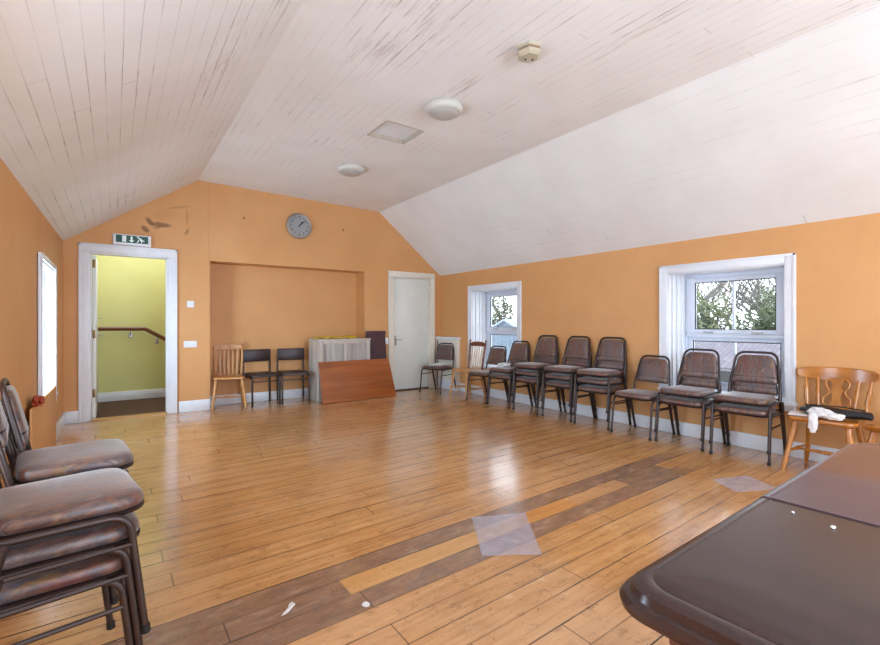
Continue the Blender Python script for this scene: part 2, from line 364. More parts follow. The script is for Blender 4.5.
# ------------------------------------------------------------------ helpers: meshes
def link(name, bm, mat, parent=None, sharp=38, smooth=True):
    bmesh.ops.recalc_face_normals(bm, faces=bm.faces)
    if smooth:
        lim = radians(sharp)
        for e in bm.edges:
            if len(e.link_faces) == 2 and e.calc_face_angle(0) > lim: e.smooth = False
        for f in bm.faces: f.smooth = True
    me = bpy.data.meshes.new(name); bm.to_mesh(me); bm.free()
    if mat is not None: me.materials.append(MAT[mat])
    o = bpy.data.objects.new(name, me); COL.objects.link(o)
    if parent is not None: o.parent = parent
    return o
def tag(o, label, cat, group=None):
    o['label'] = label; o['category'] = cat
    if group: o['group'] = group
    return o
def thing(name, label, cat, loc=(0, 0, 0), rz=0.0, group=None):
    o = bpy.data.objects.new(name, None); o.empty_display_size = 0.1; COL.objects.link(o)
    o.location = loc; o.rotation_euler = (0, 0, rz)
    return tag(o, label, cat, group)
def struct(o):
    o['kind'] = 'structure'; return o
def dup(root, loc, rz, label, group=None):
    r = root.copy(); COL.objects.link(r); r.location = loc; r.rotation_euler = (0, 0, rz); r['label'] = label
    if group: r['group'] = group
    for ch in list(root.children):
        c = ch.copy(); COL.objects.link(c); c.parent = r
        for g in list(ch.children):
            d = g.copy(); COL.objects.link(d); d.parent = c
    return r

def box(bm, lo, hi, bev=0.0, M=None):
    t = bmesh.new(); bmesh.ops.create_cube(t, size=1.0)
    c = [(a + b) / 2 for a, b in zip(lo, hi)]; s = [abs(b - a) for a, b in zip(lo, hi)]
    for v in t.verts: v.co = Vector((c[0] + v.co.x * s[0], c[1] + v.co.y * s[1], c[2] + v.co.z * s[2]))
    if bev > 0:
        bmesh.ops.bevel(t, geom=t.edges[:], offset=min(bev, min(s) * 0.45), segments=2, affect='EDGES', profile=0.5)
    if M is not None: bmesh.ops.transform(t, matrix=M, verts=t.verts)
    me = bpy.data.meshes.new('tmp'); t.to_mesh(me); t.free(); bm.from_mesh(me); bpy.data.meshes.remove(me)
def bx(name, lo, hi, mat, parent=None, bev=0.0, M=None):
    bm = bmesh.new(); box(bm, lo, hi, bev, M); return link(name, bm, mat, parent)

def fillet(pts, r, seg=6):
    pts = [Vector(p) for p in pts]
    if r <= 0 or len(pts) < 3: return pts
    out = [pts[0]]
    for i in range(1, len(pts) - 1):
        p, a, b = pts[i], pts[i - 1], pts[i + 1]
        da, db = (a - p), (b - p); la, lb = da.length, db.length; da /= la; db /= lb
        ang = da.angle(db)
        if ang > pi - 0.05: out.append(p); continue
        t = min(r / math.tan(ang / 2), la * 0.48, lb * 0.48); rr = t * math.tan(ang / 2)
        p1, p2 = p + da * t, p + db * t
        c = p + (da + db).normalized() * (rr / sin(ang / 2))
        v1, v2 = p1 - c, p2 - c; tot = v1.angle(v2); ax = v1.cross(v2).normalized()
        for k in range(seg + 1): out.append(c + Matrix.Rotation(tot * k / seg, 3, ax) @ v1)
    out.append(pts[-1]); return out
def tube(bm, pts, r, fil=0.0, seg=8, closed=False, flat=1.0):
    pts = fillet(pts, fil); n = len(pts)
    rad = r if hasattr(r, '__len__') else None
    L = [0.0]
    for i in range(1, n): L.append(L[-1] + (pts[i] - pts[i - 1]).length)
    rings = []; nrm = None
    for i, p in enumerate(pts):
        if closed: d = (pts[(i + 1) % n] - pts[i - 1]).normalized()
        else: d = (pts[min(i + 1, n - 1)] - pts[max(i - 1, 0)]).normalized()
        if nrm is None:
            nrm = d.orthogonal().normalized() if abs(d.x) > 0.95 else (Vector((1, 0, 0)) - d * d.x).normalized()
        else: nrm = (nrm - d * nrm.dot(d)).normalized()
        bn = d.cross(nrm)
        if rad: 
            u = L[i] / L[-1] * (len(rad) - 1); j = min(int(u), len(rad) - 2); rr = rad[j] + (rad[j + 1] - rad[j]) * (u - j)
        else: rr = r
        rings.append([bm.verts.new(p + nrm * (cos(2 * pi * k / seg) * rr * flat) + bn * (sin(2 * pi * k / seg) * rr)) for k in range(seg)])
    m = n if closed else n - 1
    for i in range(m):
        A, B = rings[i], rings[(i + 1) % n]
        for k in range(seg): bm.faces.new((A[k], A[(k + 1) % seg], B[(k + 1) % seg], B[k]))
    if not closed:
        bm.faces.new(rings[0][::-1]); bm.faces.new(rings[-1])
def turned(bm, p0, p1, prof, seg=12):
    """lathe along p0->p1, prof = [(t, radius)]"""
    p0, p1 = Vector(p0), Vector(p1); d = (p1 - p0); z = d.normalized(); x = z.orthogonal().normalized(); y = z.cross(x)
    rings = []
    for t, r in prof:
        c = p0 + d * t
        rings.append([bm.verts.new(c + x * cos(2 * pi * k / seg) * r + y * sin(2 * pi * k / seg) * r) for k in range(seg)])
    for A, B in zip(rings, rings[1:]):
        for k in range(seg): bm.faces.new((A[k], A[(k + 1) % seg], B[(k + 1) % seg], B[k]))
    bm.faces.new(rings[0][::-1]); bm.faces.new(rings[-1])
def rpoly(corners, rad, seg=6):
    out = []; n = len(corners)
    for i in range(n):
        p = Vector(corners[i]).to_2d(); a = Vector(corners[i - 1]).to_2d(); b = Vector(corners[(i + 1) % n]).to_2d()
        r = rad[i] if hasattr(rad, '__len__') else rad
        da, db = (a - p).normalized(), (b - p).normalized(); ang = da.angle(db)
        if r <= 0: out.append(p); continue
        t = min(r / math.tan(ang / 2), (a - p).length * .49, (b - p).length * .49); rr = t * math.tan(ang / 2)
        c = p + (da + db).normalized() * (rr / sin(ang / 2)); p1, p2 = p + da * t - c, p + db * t - c
        a1, a2 = atan2(p1.y, p1.x), atan2(p2.y, p2.x); da_ = (a2 - a1 + pi) % (2 * pi) - pi
        for k in range(seg + 1):
            q = a1 + da_ * k / seg; out.append(c + Vector((cos(q), sin(q))) * rr)
    return out
def inset(poly, d):
    n = len(poly); out = []
    area2 = sum(poly[i - 1].x * poly[i].y - poly[i].x * poly[i - 1].y for i in range(n)); sg = 1 if area2 > 0 else -1
    for i in range(n):
        t = (poly[(i + 1) % n] - poly[i - 1]).normalized(); out.append(poly[i] + Vector((-t.y, t.x)) * d * sg)
    return out
def loft(bm, poly, rings, M=None):
    """rings: [(inset, z)] of one outline, closed at both ends"""
    R = []
    cen = sum(poly, Vector((0, 0))) / len(poly)
    half = min(max(p.x for p in poly) - min(p.x for p in poly), max(p.y for p in poly) - min(p.y for p in poly)) / 2
    for d, z in rings:
        q = inset(poly, min(d, .015)) if d else poly
        if d > .015: q = [cen + (p - cen) * (1 - (d - .015) / half) for p in q]
        R.append([bm.verts.new((M @ Vector((p.x, p.y, z))) if M is not None else Vector((p.x, p.y, z))) for p in q])
    n = len(poly)
    for A, B in zip(R, R[1:]):
        for k in range(n): bm.faces.new((A[k], A[(k + 1) % n], B[(k + 1) % n], B[k]))
    bm.faces.new(R[0][::-1]); bm.faces.new(R[-1])
def slab(us, vs_, holes, thick, axis, at, uv=None):
    """grid wall with openings; axis 'x': u=Y,v=Z at X=at..at+thick; 'y': u=X,v=Z; 'z': u=X,v=Y"""
    U = sorted(set(list(us) + [h[0] for h in holes] + [h[1] for h in holes])); V = sorted(set(list(vs_) + [h[2] for h in holes] + [h[3] for h in holes]))
    bm = bmesh.new(); cache = {}
    def P(u, v, k):
        key = (u, v, k)
        if key not in cache:
            w = at + (thick if k else 0)
            cache[key] = bm.verts.new({'x': (w, u, v), 'y': (u, w, v), 'z': (u, v, w)}[axis])
        return cache[key]
    def solid(i, j):
        if i < 0 or j < 0 or i >= len(U) - 1 or j >= len(V) - 1: return False
        cu, cv = (U[i] + U[i + 1]) / 2, (V[j] + V[j + 1]) / 2
        return not any(h[0] < cu < h[1] and h[2] < cv < h[3] for h in holes)
    for i in range(len(U) - 1):
        for j in range(len(V) - 1):
            if not solid(i, j): continue
            a, b, c, d = U[i], U[i + 1], V[j], V[j + 1]
            for k in (0, 1): bm.faces.new((P(a, c, k), P(b, c, k), P(b, d, k), P(a, d, k)))
            if not solid(i - 1, j): bm.faces.new((P(a, c, 0), P(a, c, 1), P(a, d, 1), P(a, d, 0)))
            if not solid(i + 1, j): bm.faces.new((P(b, c, 0), P(b, c, 1), P(b, d, 1), P(b, d, 0)))
            if not solid(i, j - 1): bm.faces.new((P(a, c, 0), P(a, c, 1), P(b, c, 1), P(b, c, 0)))
            if not solid(i, j + 1): bm.faces.new((P(a, d, 0), P(a, d, 1), P(b, d, 1), P(b, d, 0)))
    return bm
def crumple(bm, c, size, amp, seed, sub=3, flat=0.0):
    t = bmesh.new(); bmesh.ops.create_icosphere(t, subdivisions=sub, radius=1.0)
    for v in t.verts:
        p = v.co.copy(); k = 1 + amp * mnoise.noise(p * 2.3 + Vector((seed, seed * 2, 0))) + amp * 0.6 * mnoise.noise(p * 5 + Vector((0, seed, seed)))
        v.co = Vector((p.x * size[0] * k, p.y * size[1] * k, p.z * size[2] * k))
        if v.co.z < -flat * size[2]: v.co.z = -flat * size[2]
        v.co += Vector(c)
    me = bpy.data.meshes.new('tmp'); t.to_mesh(me); t.free(); bm.from_mesh(me); bpy.data.meshes.remove(me)

# ------------------------------------------------------------------ room shell
XL, XR, Y0, Y1 = -0.49, 4.96, -3.0, 7.0
SK = 0.0105                                    # the left wall is a touch out of square
def left_x(y): return XL + SK * (y - Y1)
E_L, E_R = 2.16, 2.072
XC1, XC2, ZC1, ZC2 = 0.932, 3.687, 3.133, 3.085
WALL_T = 0.42
ZS, ZT = 0.47, 1.735                           # window sill and head
HW = 0.54                                      # half width of a window opening
WIN_R = [2.132, 5.515, -1.26]; WIN_L = [5.52, 2.13, -1.26]

bm = bmesh.new(); box(bm, (-0.95, -3.4, -0.12), (5.4, 7.13, 0.0)); box(bm, (1.06, 7.13, -0.12), (5.4, 7.45, 0.0)); struct(link('floor', bm, 'floor'))
# back wall with doorway, alcove and far door, cut to the roof slopes
AX0, AX1, AZ, AY = 1.079, 3.412, 2.05, 7.32
D1 = (-0.243, 0.578, 2.055); D2 = (3.955, 4.73, 2.0)
bm = slab([XL - .3, XR + .3], [0, 3.3], [(D1[0], D1[1], 0, D1[2]), (AX0, AX1, 0, AZ), (D2[0], D2[1], 0, D2[2])], 0.13, 'y', Y1)
for a, b in (((XL, E_L), (XC1, ZC1)), ((XC2, ZC2), (XR, E_R))):
    d = Vector((b[0] - a[0], 0, b[1] - a[1])); nrm = Vector((-d.z, 0, d.x)).normalized()
    bmesh.ops.bisect_plane(bm, geom=bm.verts[:] + bm.edges[:] + bm.faces[:], plane_co=Vector((a[0], 0, a[1])) + nrm * 0.03, plane_no=nrm, clear_outer=True)
struct(link('wall_back', bm, 'wall_st'))
bm = bmesh.new()
box(bm, (AX0 - .02, AY, 0), (AX1 + .02, AY + .08, AZ + .1)); box(bm, (AX0 - .1, Y1 + .13, 0), (AX0, AY + .08, AZ + .1)); box(bm, (AX1, Y1 + .13, 0), (AX1 + .1, AY + .08, AZ + .1)); box(bm, (AX0 - .1, Y1 + .13, AZ), (AX1 + .1, AY + .08, AZ + .1))
struct(link('wall_alcove', bm, 'wall', smooth=False))
# right wall
bm = slab([Y0, Y1 + .13], [0, 2.2], [(c - HW, c + HW, ZS, ZT) for c in WIN_R], WALL_T, 'x', XR)
struct(link('wall_right', bm, 'wall', smooth=False))
bm = slab([Y0, Y1 + .13], [0, 2.3], [(c - HW, c + HW, ZS, ZT) for c in WIN_L], WALL_T, 'x', XL - WALL_T)
for v in bm.verts: v.co.x += SK * (v.co.y - Y1)
struct(link('wall_left', bm, 'wall', smooth=False))
bm = slab([-0.95, 5.4], [0, 3.3], [(0.5, 3.9, 0.6, 2.5)], 0.3, 'y', Y0 - 0.3)  # unseen opening added to let the gable fill lamp in
struct(link('wall_rear', bm, 'wall', smooth=False))
# boarded ceiling: flat middle with a hatch, two slopes
HX0, HX1, HY0, HY1 = 2.10, 2.535, 3.83, 4.26
bm = slab([XC1, XC2], [Y0 - .3, Y1 + .13], [(HX0, HX1, HY0, HY1)], 0.10, 'z', 0.0)
for v in bm.verts: v.co.z += ZC1 + (ZC2 - ZC1) * (v.co.x - XC1) / (XC2 - XC1)
struct(link('ceiling', bm, 'boards_flat', smooth=False))
def slope(name, a, b, mat, ext):
    bm = bmesh.new(); q = []
    for (x, z) in (a, b):
        for yy in (Y0 - .3, Y1 + .13):
            for dz in (0, .10):
                q.append(bm.verts.new((x, yy, z + dz)))
    bmesh.ops.convex_hull(bm, input=bm.verts)
    bmesh.ops.dissolve_limit(bm, angle_limit=0.01, verts=bm.verts, edges=bm.edges)
    struct(link(name, bm, mat, smooth=False))
k1 = (ZC1 - E_L) / (XC1 - XL); k2 = (ZC2 - E_R) / (XR - XC2)
slope('ceiling_left', (XL - .5, E_L - .5 * k1), (XC1, ZC1), 'boards_left', 0)
slope('ceiling_right', (XC2, ZC2), (XR + .45, E_R - .45 * k2), 'boards_right', 0)
hz = ZC1 + (ZC2 - ZC1) * (2.32 - XC1) / (XC2 - XC1)
hatch = thing('ceiling_hatch', 'small square loft hatch set into the white boarded ceiling between the two round lights', 'hatch', (2.3175, 4.045, hz))
bx('hatch_board', (-.215, -.213, .04), (.215, .213, .058), 'white', hatch)
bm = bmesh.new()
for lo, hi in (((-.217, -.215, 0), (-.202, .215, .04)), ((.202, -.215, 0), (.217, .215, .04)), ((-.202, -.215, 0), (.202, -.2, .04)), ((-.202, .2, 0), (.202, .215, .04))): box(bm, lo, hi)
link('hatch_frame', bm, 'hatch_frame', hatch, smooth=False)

# skirting boards
def skirt(name, lo, hi): struct(bx(name, lo, hi, 'white', None, 0.006))
skirt('baseboard_back', (XL, Y1 - .02, 0), (-.345, Y1, .145)); skirt('baseboard_back.001', (.70, Y1 - .02, 0), (AX0, Y1, .15)); skirt('baseboard_back.002', (AX1, Y1 - .02, 0), (3.855, Y1, .14))
skirt('baseboard_alcove', (AX0, AY - .02, 0), (AX1, AY, .14)); skirt('baseboard_right', (XR - .02, Y0, 0), (XR, 6.385, .138)); skirt('baseboard_rear', (XL, Y0, 0), (XR, Y0 + .02, .14))
bm = bmesh.new(); box(bm, (XL, Y0, 0), (XL + .022, Y1, .145), .006)
for v in bm.verts: v.co.x += SK * (v.co.y - Y1)
struct(link('baseboard_left', bm, 'white'))

# door casings (trim) and the doors
def casing(name, x0, x1, z1, w, mat, yy=Y1, proud=0.022):
    bm = bmesh.new()
    for lo, hi in (((x0 - w, yy - proud, 0), (x0, yy, z1)), ((x1, yy - proud, 0), (x1 + w, yy, z1)), ((x0 - w, yy - proud, z1), (x1 + w, yy, z1 + w))): box(bm, lo, hi, .004)
    for lo, hi in (((x0 - w, yy - proud - .008, 0), (x0 - w + .025, yy - proud, z1 + w)), ((x1 + w - .025, yy - proud - .008, 0), (x1 + w, yy - proud, z1 + w)), ((x0 - w, yy - proud - .008, z1 + w - .025), (x1 + w, yy - proud, z1 + w))): box(bm, lo, hi, .003)
    for lo, hi in (((x0 - .005, yy, 0), (x0 + .018, yy + .13, z1)), ((x1 - .018, yy, 0), (x1 + .005, yy + .13, z1)), ((x0, yy, z1 - .018), (x1, yy + .13, z1 + .005))): box(bm, lo, hi)
    struct(link(name, bm, mat))
casing('trim_1', D1[0], D1[1], D1[2], 0.105, 'white')
casing('trim_2', D2[0], D2[1], D2[2], 0.095, 'cream')
struct(bx('trim_3', (D1[0], Y1, 0), (D1[1], Y1 + .13, .012), 'pine'))      # threshold
# open door, folded back into the landing
leaf = struct(bx('door_1', (-.222, 7.135, .012), (-.182, 7.915, 2.03), 'door', None, .003))
for z in (.324, 1.055, 1.93): bx('hinge', (-.216, 7.122, z - .05), (-.188, 7.134, z + .05), 'brass', leaf, .002)
bm = bmesh.new(); box(bm, (-.182, 7.80, .93), (-.176, 7.85, 1.09), .002); tube(bm, [(-.176, 7.825, 1.03), (-.13, 7.825, 1.03), (-.13, 7.72, 1.03)], .009, .012); link('door_handle', bm, 'steel', leaf)
bm = bmesh.new(); tube(bm, [(-.182, 7.86, 1.26), (-.135, 7.86, 1.26)], .007); link('bolt', bm, 'steel', leaf)
# closed flush door
leaf = struct(bx('door_2', (D2[0] + .02, Y1 + .03, .02), (D2[1] - .02, Y1 + .07, D2[2] - .02), 'door', None, .003))
bm = bmesh.new(); box(bm, (4.0, Y1 + .022, .80), (4.04, Y1 + .03, .97), .003); tube(bm, [(4.02, Y1 + .025, .90), (4.02, Y1 - .025, .90), (4.12, Y1 - .025, .90)], .009, .012); link('door_handle', bm, 'steel', leaf)
for z in (.25, 1.08, 1.82): bx('hinge', (D2[1] - .03, Y1 + .02, z - .045), (D2[1] - .015, Y1 + .032, z + .045), 'cream', leaf, .002)
struct(bx('trim_4', (D2[0], Y1 + .005, 0), (D2[1], Y1 + .09, .02), 'mahog'))

# chair rail and boxed panel by the closed door
bm = bmesh.new(); box(bm, (3.52, Y1 - .03, .83), (3.855, Y1, .94), .006); struct(link('trim_5', bm, 'white'))
bm = bmesh.new(); box(bm, (4.90, 6.39, 0.0), (XR - .001, Y1 - .001, .90)); box(bm, (4.855, Y1 - .03, 0.0), (4.90, Y1 - .001, .90))
dado = tag(link('boxed_panel', bm, 'cream', smooth=False), 'low cream boxed-in wall panel in the corner beside the white flush door', 'wall panel')
bm = bmesh.new(); box(bm, (4.865, 6.37, .90), (XR - .001, Y1 - .001, .94), .006); box(bm, (4.853, Y1 - .06, .90), (4.87, Y1 - .001, .94), .006); link('ledge', bm, 'white', dado)
bm = bmesh.new(); box(bm, (4.885, 6.39, 0), (4.90, Y1 - .03, .17), .005); link('skirting', bm, 'white', dado)
bm = bmesh.new(); tube(bm, [(4.87, Y1 - .045, .88), (4.87, Y1 - .045, .02)], .008); link('cable', bm, 'pan', dado)

# windows
def window(name, cy, side, bar=True):
    """frame + two sashes in a deep reveal; side +1 right wall, -1 left wall"""
    s = side; X = XR if s > 0 else left_x(cy)
    def L(lo, hi):
        a, b = X + s * lo[0], X + s * hi[0]
        return (min(a, b), cy + lo[1], lo[2]), (max(a, b), cy + hi[1], hi[2])
    bm = bmesh.new()
    g = 0.275; h = HW - .07
    for lo, hi in (((g, -h - .08, ZS), (g + .07, -h, ZT)), ((g, h, ZS), (g + .07, h + .08, ZT)), ((g, -h, ZT - .055), (g + .07, h, ZT)), ((g, -h, ZS), (g + .07, h, ZS + .07)), ((g - .012, -h, 1.035), (g + .07, h, 1.08))):
        box(bm, *L(lo, hi), .006)
    w = struct(link(name, bm, 'upvc'))
    def sash(z0, z1, f, fz, off):
        b2 = bmesh.new()
        for lo, hi in (((g + off, -h, z0), (g + off + .05, -h + f, z1)), ((g + off, h - f, z0), (g + off + .05, h, z1)), ((g + off, -h + f, z0), (g + off + .05, h - f, z0 + fz)), ((g + off, -h + f, z1 - fz), (g + off + .05, h - f, z1))):
            box(b2, *L(lo, hi), .006)
        so = link('sash', b2, 'upvc', w)
        if bar: b3 = bmesh.new(); box(b3, *L((g + off + .012, -.011, z0 + fz), (g + off + .045, .011, z1 - fz)), .003); link('glazing_bar', b3, 'upvc', so)
        b4 = bmesh.new()
        for lo, hi in (((g + off + .008, -h + f, z0 + fz), (g + off + .02, -h + f + .008, z1 - fz)), ((g + off + .008, h - f - .008, z0 + fz), (g + off + .02, h - f, z1 - fz)), ((g + off + .008, -h + f, z1 - fz - .008), (g + off + .02, h - f, z1 - fz)), ((g + off + .008, -h + f, z0 + fz), (g + off + .02, h - f, z0 + fz + .006))): box(b4, *L(lo, hi))
        link('gasket', b4, 'rubber', so, smooth=False)
        b5 = bmesh.new(); box(b5, *L((g + off + .024, -h + f, z0 + fz), (g + off + .030, h - f, z1 - fz))); link('pane', b5, 'glass', so, smooth=False)
    sash(1.08, ZT - .055, .088, .045, -.015)
    sash(ZS + .07, 1.035, .055, .035, .012)
    b = bmesh.new()
    for q in (-.27, .19): box(b, *L((g - .042, q, 1.088), (g - .015, q + .09, 1.102)), .003)
    link('handle', b, 'steel', w)
    return w
window('window_1', WIN_R[0], 1); window('window_2', WIN_R[1], 1, False); window('window_3', WIN_L[0], -1)

def window_trim(n, cy, side, w=.085):
    s = side; X = XR if s > 0 else left_x(cy)
    def L(lo, hi):
        a, b = X + s * lo[0], X + s * hi[0]
        return (min(a, b), cy + lo[1], lo[2]), (max(a, b), cy + hi[1], hi[2])
    bm = bmesh.new()
    for lo, hi in (((-.022, -HW - w, ZS - .07), (0, -HW, ZT + w)), ((-.022, HW, ZS - .07), (0, HW + w, ZT + w)), ((-.022, -HW, ZT), (0, HW, ZT + w)),
                   ((-.03, -HW - w, ZS - .07), (-.022, -HW - w + .022, ZT + w)), ((-.03, HW + w - .022, ZS - .07), (-.022, HW + w, ZT + w)), ((-.03, -HW - w, ZT + w - .022), (-.022, HW + w, ZT + w))):
        box(bm, *L(lo, hi), .003)
    struct(link('trim_%d' % n, bm, 'white'))
    # boarded, splayed reveals: narrow upright boards each side, lined head, sill board
    bm = bmesh.new()
    for sg in (-1, 1):
        for q in range(4):
            x0, x1 = q * .0685, q * .0685 + .065
            y_a = sg * (HW - .0 - q * .016 - .006)
            lo, hi = ((x0, min(y_a, sg * HW), ZS), (x1, max(y_a, sg * HW), ZT))
            box(bm, *L(lo, hi), .004)
    box(bm, *L((0, -HW, ZT - .012), (.275, HW, ZT)), .002)
    box(bm, *L((-.035, -HW - .1, ZS - .015), (.275, HW + .1, ZS + .018)), .006)
    struct(link('trim_%d' % (n + 1), bm, 'white'))
window_trim(6, WIN_R[0], 1); window_trim(8, WIN_R[1], 1); window_trim(10, WIN_L[0], -1, .04)

# stair landing beyond the open door
struct(bx('floor_landing', (-.6, 7.13, -.1), (1.1, 8.75, .0), 'carpet'))
struct(bx('wall_landing', (-.6, 8.62, 0), (1.1, 8.75, 2.8), 'landing')); struct(bx('wall_landing.001', (-.42, 7.13, 0), (-.30, 8.62, 2.8), 'landing')); struct(bx('wall_landing.002', (.95, 7.41, 0), (1.06, 8.62, 2.8), 'landing'))
skirt('baseboard_landing', (-.30, 8.60, 0), (.95, 8.62, .14)); skirt('baseboard_landing.001', (-.30, 7.13, 0), (-.28, 8.60, .14))
hr = thing('handrail', 'dark varnished handrail dropping to the right on the lime green landing wall', 'handrail', (0, 8.54, 0))
bm = bmesh.new(); tube(bm, [(-.28, 0, 1.105), (.40, 0, 1.10), (.93, 0, .765)], .034, .05, 10, False, 0.75); link('rail', bm, 'rail', hr)
for x, z in ((.21, 1.07), (.56, .97)):
    bm = bmesh.new(); tube(bm, [(x, .0, z), (x, .0, z - .05), (x, .075, z - .07)], .008, .02); box(bm, (x - .025, .07, z - .11), (x + .025, .079, z - .03), .003); link('bracket', bm, 'steel', hr)

# ------------------------------------------------------------------ on the back wall
ck = thing('wall_clock', 'round grey faced clock high on the orange back wall, hands just past one', 'clock', (2.305, Y1, 2.672))
FACE = Matrix.Rotation(radians(90), 4, 'X')          # local z -> -Y, x -> X, y -> Z
def disc(name, prof, mat, parent, seg=48):
    bm = bmesh.new(); turned(bm, (0, 0, 0), (0, -1, 0), prof, seg); return link(name, bm, mat, parent, 50)
disc('back', [(0.0, .175), (.03, .18), (.031, .165)], 'steel', ck)
bm = bmesh.new(); R = .182
pts = [Vector((cos(2 * pi * i / 48) * R, -.034, sin(2 * pi * i / 48) * R)) for i in range(48)]
tube(bm, pts, .016, 0, 8, True); link('rim', bm, 'steel', ck)
disc('face', [(.031, .168), (.036, .168)], 'clock_face', ck)
def text_mesh(body, size):
    cu = bpy.data.curves.new('t', 'FONT'); cu.body = body; cu.size = size; cu.align_x = 'CENTER'; cu.align_y = 'CENTER'; cu.extrude = 0.001
    o = bpy.data.objects.new('t', cu); COL.objects.link(o)
    bpy.context.view_layer.update()
    me = bpy.data.meshes.new_from_object(o.evaluated_get(bpy.context.evaluated_depsgraph_get())); bpy.data.objects.remove(o); return me
for h in range(1, 13):
    a = radians(90 - 30 * h); g = str(h)
    for q, chx in enumerate(g):
        me = text_mesh(chx, .052); me.transform(Matrix.Translation((cos(a) * .132 + (q - (len(g) - 1) / 2) * .027, -.0375, sin(a) * .132)) @ FACE); me.materials.append(MAT['ink'])
        o = bpy.data.objects.new('digit', me); COL.objects.link(o); o.parent = ck
def hand(name, ang, l, w):
    bm = bmesh.new(); box(bm, (-w, -.0445 if l < .09 else -.048, -.02), (w, -.041 if l < .09 else -.0455, l)); bmesh.ops.transform(bm, matrix=Matrix.Rotation(ang, 4, 'Y'), verts=bm.verts); link(name, bm, 'ink', ck)
hand('hour_hand', radians(36), .085, .008); hand('minute_hand', radians(46), .13, .005)

sg = thing('exit_sign', 'green and white emergency exit sign above the open doorway', 'sign', (.187, Y1, 2.232))
bx('box', (-.2, -.055, -.068), (.2, 0, .068), 'white', sg, .006)
bx('panel', (-.168, -.059, -.035), (.168, -.055, .056), 'green', sg)
def poly(bm, pts, y0=-.0605, y1=-.059):
    A = [bm.verts.new((x, y0, z)) for x, z in pts]; B = [bm.verts.new((x, y1, z)) for x, z in pts]; n = len(pts)
    bm.faces.new(A); bm.faces.new(B[::-1])
    for i in range(n): bm.faces.new((A[i], A[(i + 1) % n], B[(i + 1) % n], B[i]))
bm = bmesh.new(); poly(bm, [(-.105, -.027), (-.062, -.027), (-.062, .05), (-.105, .05)]); link('door_symbol', bm, 'sign_white', sg, smooth=False)
bm = bmesh.new(); poly(bm, [(-.017, .045), (-.017, -.002), (-.036, -.002), (-.007, -.03), (.022, -.002), (.003, -.002), (.003, .045)]); link('arrow_symbol', bm, 'sign_white', sg, smooth=False)
bm = bmesh.new()
poly(bm, [(.058, .030), (.070, .020), (.104, -.002), (.128, -.008), (.128, .002), (.108, .010), (.092, .030), (.075, .038)])
poly(bm, [(.045, -.03), (.056, -.03), (.074, .004), (.066, .014)]); poly(bm, [(.078, .004), (.094, -.010), (.09, -.03), (.1, -.03), (.106, -.005), (.09, .012)])
poly(bm, [(.058 + .011 * cos(i * pi / 5), .045 + .009 * sin(i * pi / 5)) for i in range(10)]); link('running_figure', bm, 'sign_white', sg, smooth=False)

sw = thing('light_switch', 'single white light switch on the orange wall right of the open doorway', 'switch', (.842, Y1, 1.447))
bx('plate', (-.043, -.01, -.043), (.043, 0, .043), 'white', sw, .003); bx('rocker', (-.012, -.016, -.018), (.012, -.01, .018), 'white', sw, .002)
sw = thing('wall_socket', 'white double socket plate on the orange wall below the light switch', 'socket', (.838, Y1, .908))
bx('plate', (-.078, -.01, -.043), (.078, 0, .043), 'white', sw, .003)
for q in (-.035, .035): bx('rocker', (q - .01, -.015, .01), (q + .01, -.01, .03), 'white', sw, .002)
for x, z, lb in ((1.519, 2.694, 'rusty screw head in the orange wall left of the clock'), (3.032, 2.698, 'rusty screw head in the orange wall right of the clock')):
    bm = bmesh.new(); turned(bm, (x, Y1, z), (x, Y1 - .012, z), [(0, .010), (.7, .016), (1, .012)], 10); tag(link('wall_screw', bm, 'brass'), lb, 'screw')

# ------------------------------------------------------------------ on the ceiling
def cz(x): return ZC1 + (ZC2 - ZC1) * (x - XC1) / (XC2 - XC1)
def ceiling_light(x, y, lb):
    t = thing('ceiling_light', lb, 'ceiling light', (x, y, cz(x)), 0, 'round bulkhead lights on the ceiling')
    bm = bmesh.new(); turned(bm, (0, 0, .004), (0, 0, -1), [(0, .15), (.012, .165), (.03, .168), (.052, .160), (.066, .140), (.068, .128)], 40); link('base', bm, 'lamp_base', t, 50)
    bm = bmesh.new(); turned(bm, (0, 0, -.06), (0, 0, -1), [(0, .127), (.012, .122), (.026, .10), (.034, .06), (.037, .01)], 40); link('diffuser', bm, 'lens', t, 60)
ceiling_light(2.376, 3.292, 'round white bulkhead light on the ceiling, the nearer and larger of two'); ceiling_light(2.381, 5.255, 'round white bulkhead light on the ceiling, the farther one towards the clock wall')
sd = thing('smoke_detector', 'small aged beige hexagonal detector on the ceiling', 'smoke detector', (2.354, 2.251, cz(2.354)))
bm = bmesh.new(); turned(bm, (0, 0, .003), (0, 0, -1), [(0, .088), (.022, .088), (.024, .076)], 6); link('base', bm, 'beige', sd, 20)
bm = bmesh.new(); turned(bm, (0, 0, -.022), (0, 0, -1), [(0, .076), (.014, .076)], 6); link('band', bm, 'rust', sd, 20)
bm = bmesh.new(); turned(bm, (0, 0, -.036), (0, 0, -1), [(0, .086), (.02, .086), (.036, .066), (.038, .02)], 6); link('cover', bm, 'beige', sd, 20)
for dx, dy in ((-.015, .02), (.028, -.006)):
    bm = bmesh.new(); turned(bm, (dx, dy, -.074), (dx, dy, -.08), [(0, .008), (1, .006)], 8); link('indicator', bm, 'ink', sd)

